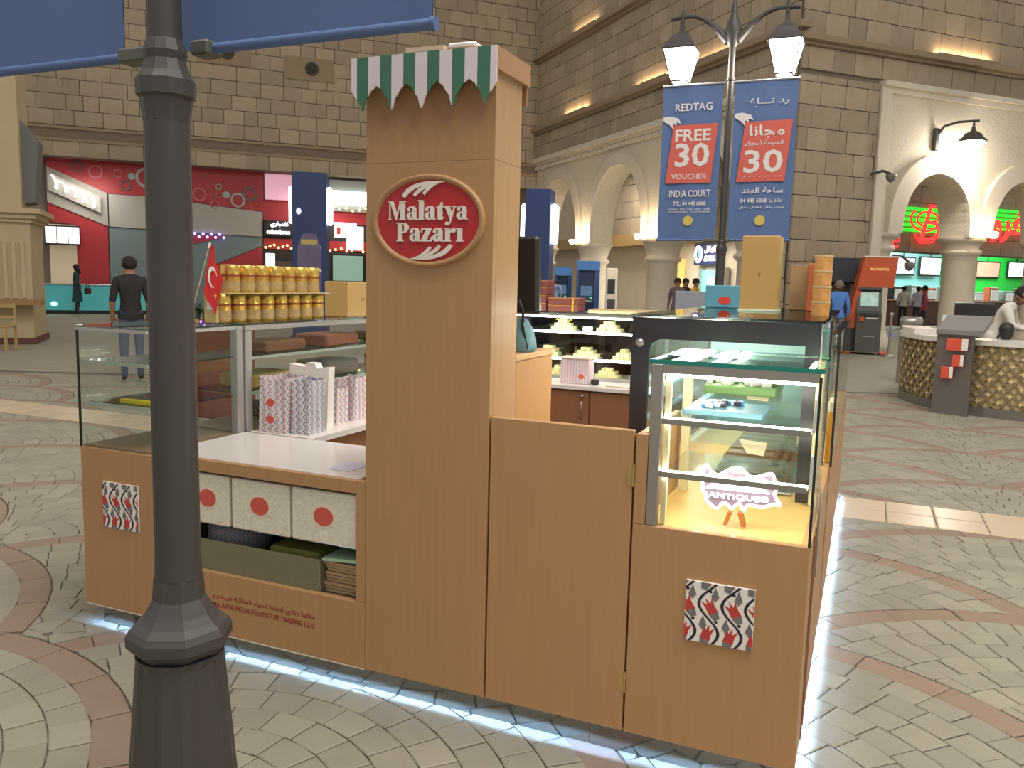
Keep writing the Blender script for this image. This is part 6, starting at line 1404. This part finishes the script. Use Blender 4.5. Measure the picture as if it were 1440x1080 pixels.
# planters
M_leaf = mat('leaf_green_dark', (62, 86, 52), .6, noise=.2, nscale=8, rand=.2); M_plw = mat('planter_wood', (112, 66, 46), .5)
def planter(label, loc, w, h, n, lh, seed):
    r = random.Random(seed); t = thing('planter', label, 'planter', loc, 0, 'planters behind the kiosk')
    lp('box', lambda b: b.bbox(-w/2, w/2, -.18, .18, 0, h, b=.015), M_plw, t); lp('soil', lambda b: b.box(-w/2+.02, w/2-.02, -.16, .16, h, h+.005), M_dk, t)
    for i in range(n):
        x, y = r.uniform(-w/2+.05, w/2-.05), r.uniform(-.12, .12); a = r.uniform(0, 6.28); L = lh*r.uniform(.7, 1.2); P = []
        d = Vector((math.cos(a), math.sin(a), 0)); s_ = Vector((-d.y, d.x, 0)); vs = []; fs = []
        for k in range(5):
            u = k/4; c = Vector((x, y, h))+d*(L*.55*u*u)+Vector((0, 0, L*(u-.25*u*u))); ww = .028*math.sin(math.pi*(.12+.88*u))+.002; vs += [c-s_*ww, c+d*.004+Vector((0, 0, .006)), c+s_*ww]
        for k in range(4): b_ = 3*k; fs += [(b_, b_+1, b_+4, b_+3), (b_+1, b_+2, b_+5, b_+4)]
        mb = MB(); mb.add(vs, fs, 0, True); build(mb, 'leaf', M_leaf, t, local=True)
    return t
planter('dark planter of strappy leaves behind the left case', (-6.5, 4.5, 0), 1.0, 1.0, 26, .40, 1)
for i, px in enumerate((820, 868, 914, 956)):
    p = CP+(Fv+R2*((px-720)/1163.3))*9.2
    planter(['green planter behind the maroon boxes', 'green planter in front of the wide blue cash machine', 'green planter in front of the lit shop doorway', 'green planter left of the light blue box'][i], (p.x, p.y, 0), .22, 1.0, 14, .30, 10+i)
mb = MB(); p = CP+(Fv+R2*((974-720)/1163.3))*16; mb.bbox(p.x-.42, p.x+.42, p.y-.03, p.y+.03, .55, 1.45, b=.02)
for s in (-.35, .35): mb.box(p.x+s-.03, p.x+s+.03, p.y-.2, p.y+.2, 0, .05); mb.box(p.x+s-.02, p.x+s+.02, p.y-.02, p.y+.02, .05, .56)
build(mb, 'screen_panel', mat('grey_screen', (150, 154, 166), .5), None, label='grey partition screen left of the light blue box', cat='screen')
# ---- food hall: neon, screens, counter
M_ng = mat('neon_green', (40, 255, 60), .4, emit=1.2, ecol=(30, 220, 40)); M_nr = mat('neon_red', (255, 70, 60), .4, emit=1.4, ecol=(255, 50, 50))
def neon(label, s0, s1, z0, z1, slant, fn):
    t = thing('neon_sign', label, 'neon sign', tuple(onR(s0, 10.75, z0)), Q, 'neon signs in the food hall'); n = 5; h = (z1-z0)/n
    for i in range(n): lp('green_bar', lambda b: b.prism([(slant*i/n, 0, h*i+.04), (s1-s0+slant*i/n*.2, 0, h*i+.04), (s1-s0+slant*i/n*.2, 0, h*(i+1)-.05), (slant*i/n+.08, 0, h*(i+1)-.05)], (0, .06, 0)), M_ng, t)
    fn(t); return t
def n1(t):
    mb = MB(); letters(mb, 'e', (-.35, -.12, -.75), EX, EZ, height=.55, shear=.3, depth=.06); build(mb, 'red_letter', M_nr, t, local=True); mb = MB(); letters(mb, 'B', (1.65, -.12, -.35), EX, EZ, height=1.6, shear=.3, bold=-.015, depth=.06); build(mb, 'red_letter', M_nr, t, local=True); mb = MB(); letters(mb, 'u.', (2.55, -.12, -.35), EX, EZ, height=.75, shear=.3, depth=.06); build(mb, 'red_letter', M_nr, t, local=True)
    mb = MB(); P = []
    for i in range(40): a = i/39*8.6+2.4; r = .95-.013*i; P.append((1.45+r*1.05*math.cos(a), -.16, .55+r*.58*math.sin(a)))
    mb.tube(P, .05, 6); mb.tube([(-.2, -.16, 1.2), (.0, -.16, 1.35), (.1, -.16, 1.1), (-.1, -.16, .9)], .05, 6); mb.tube([(.8, -.16, -.1), (1.2, -.16, -.45), (1.9, -.16, -.4), (2.3, -.16, .2)], .05, 6); build(mb, 'red_swirl', M_nr, t, local=True)
def n2(t):
    mb = MB(); letters(mb, arabic('نغرو'), (1.55, -.12, -.55), EX, EZ, height=1.5, bold=.03, depth=.06); build(mb, 'red_lettering', M_nr, t, local=True)
neon('red script and green bar neon sign left of the round column', 14.95, 17.5, 4.15, 5.3, .5, n1)
neon('red Arabic and green bar neon sign right of the round column', 20.2, 24.0, 4.45, 5.5, .0, n2)
M_scr = mat('screen_bezel', (30, 30, 34), .4)
for i, (s0, s1, z0, z1, cols, lb) in enumerate(((18.9, 20.5, 2.35, 3.3, [(120, 170, 200), (230, 240, 244), (200, 120, 110)], 'wall screen showing a drink on the cyan wall'), (20.8, 22.3, 2.35, 3.35, [(230, 236, 246), (200, 210, 240), (240, 244, 250)], 'pale wall screen on the cyan wall beside the column'),
        (23.0, 24.4, 2.3, 3.1, [(230, 170, 120), (210, 150, 130), (240, 220, 190)], 'wall screen on the green wall nearest the column'), (24.8, 26.6, 2.35, 3.25, [(210, 130, 110), (236, 220, 200), (190, 110, 90)], 'wall screen showing food on the green wall'), (27.2, 28.6, 2.4, 3.3, [(210, 230, 240), (230, 200, 190), (200, 220, 230)], 'wall screen at the right edge of the green wall'))):
    t = thing('wall_screen', lb, 'screen', tuple(onR((s0+s1)/2, 14.75, z0)), Q, 'wall screens in the food hall'); w = (s1-s0)/2
    lp('bezel', lambda b: b.bbox(-w, w, 0, .1, 0, z1-z0, b=.02), M_scr, t); lp('display', lambda b: b.box(-w+.08, w-.08, -.012, 0, .08, z1-z0-.08), picture('screen_pic_%d' % i, cols, 1.6, 1.6), t)
    lp('bracket', lambda b: b.cyl(0, .05, z1-z0, z1-z0+.5, .03, 8), M_scr, t)
fc = thing('food_counter', 'brown food hall counter with lit display under the neon signs', 'counter', tuple(onR(19.5, 11.4, 0)), Q)
lp('front', lambda b: b.bbox(-6, 7, 0, .8, 0, 1.1, b=.02), mat('food_counter_brown', (96, 66, 52), .5), fc); lp('top', lambda b: b.bbox(-6, 7, -.08, .85, 1.101, 1.16, b=.01), mat('food_counter_top', (180, 150, 120), .4), fc)
rr = random.Random(5)
for i in range(12):
    x = -5.4+1.03*i; h = rr.uniform(.2, .7)
    mb = MB(); mb.xf = Matrix.Translation(onR(19.5, 11.4, 0)) @ Matrix.Rotation(Q, 4, 'Z'); mb.bbox(x-.3, x+.3, .2, .6, 1.161, 1.161+h, b=.03); mb.bbox(x-.26, x+.26, .15, .2, 1.2, 1.161+h*.8, b=.01, mi=1)
    c = [(206, 110, 70), (150, 180, 180), (110, 90, 80), (190, 210, 206)][i % 4]
    build(mb, 'counter_appliance', [mat('appliance_%d' % (i % 4), c, .4, noise=.3, nscale=6), mat('appliance_front', (214, 224, 220), .3, emit=.3)], None, group='appliances on the food counter', cat='appliance', label='%s appliance on the food hall counter, %s from its left end' % (['orange', 'pale teal', 'brown', 'pale green'][i % 4], ['first', 'second', 'third', 'fourth', 'fifth', 'sixth', 'seventh', 'eighth', 'ninth', 'tenth', 'eleventh', 'twelfth'][i]))
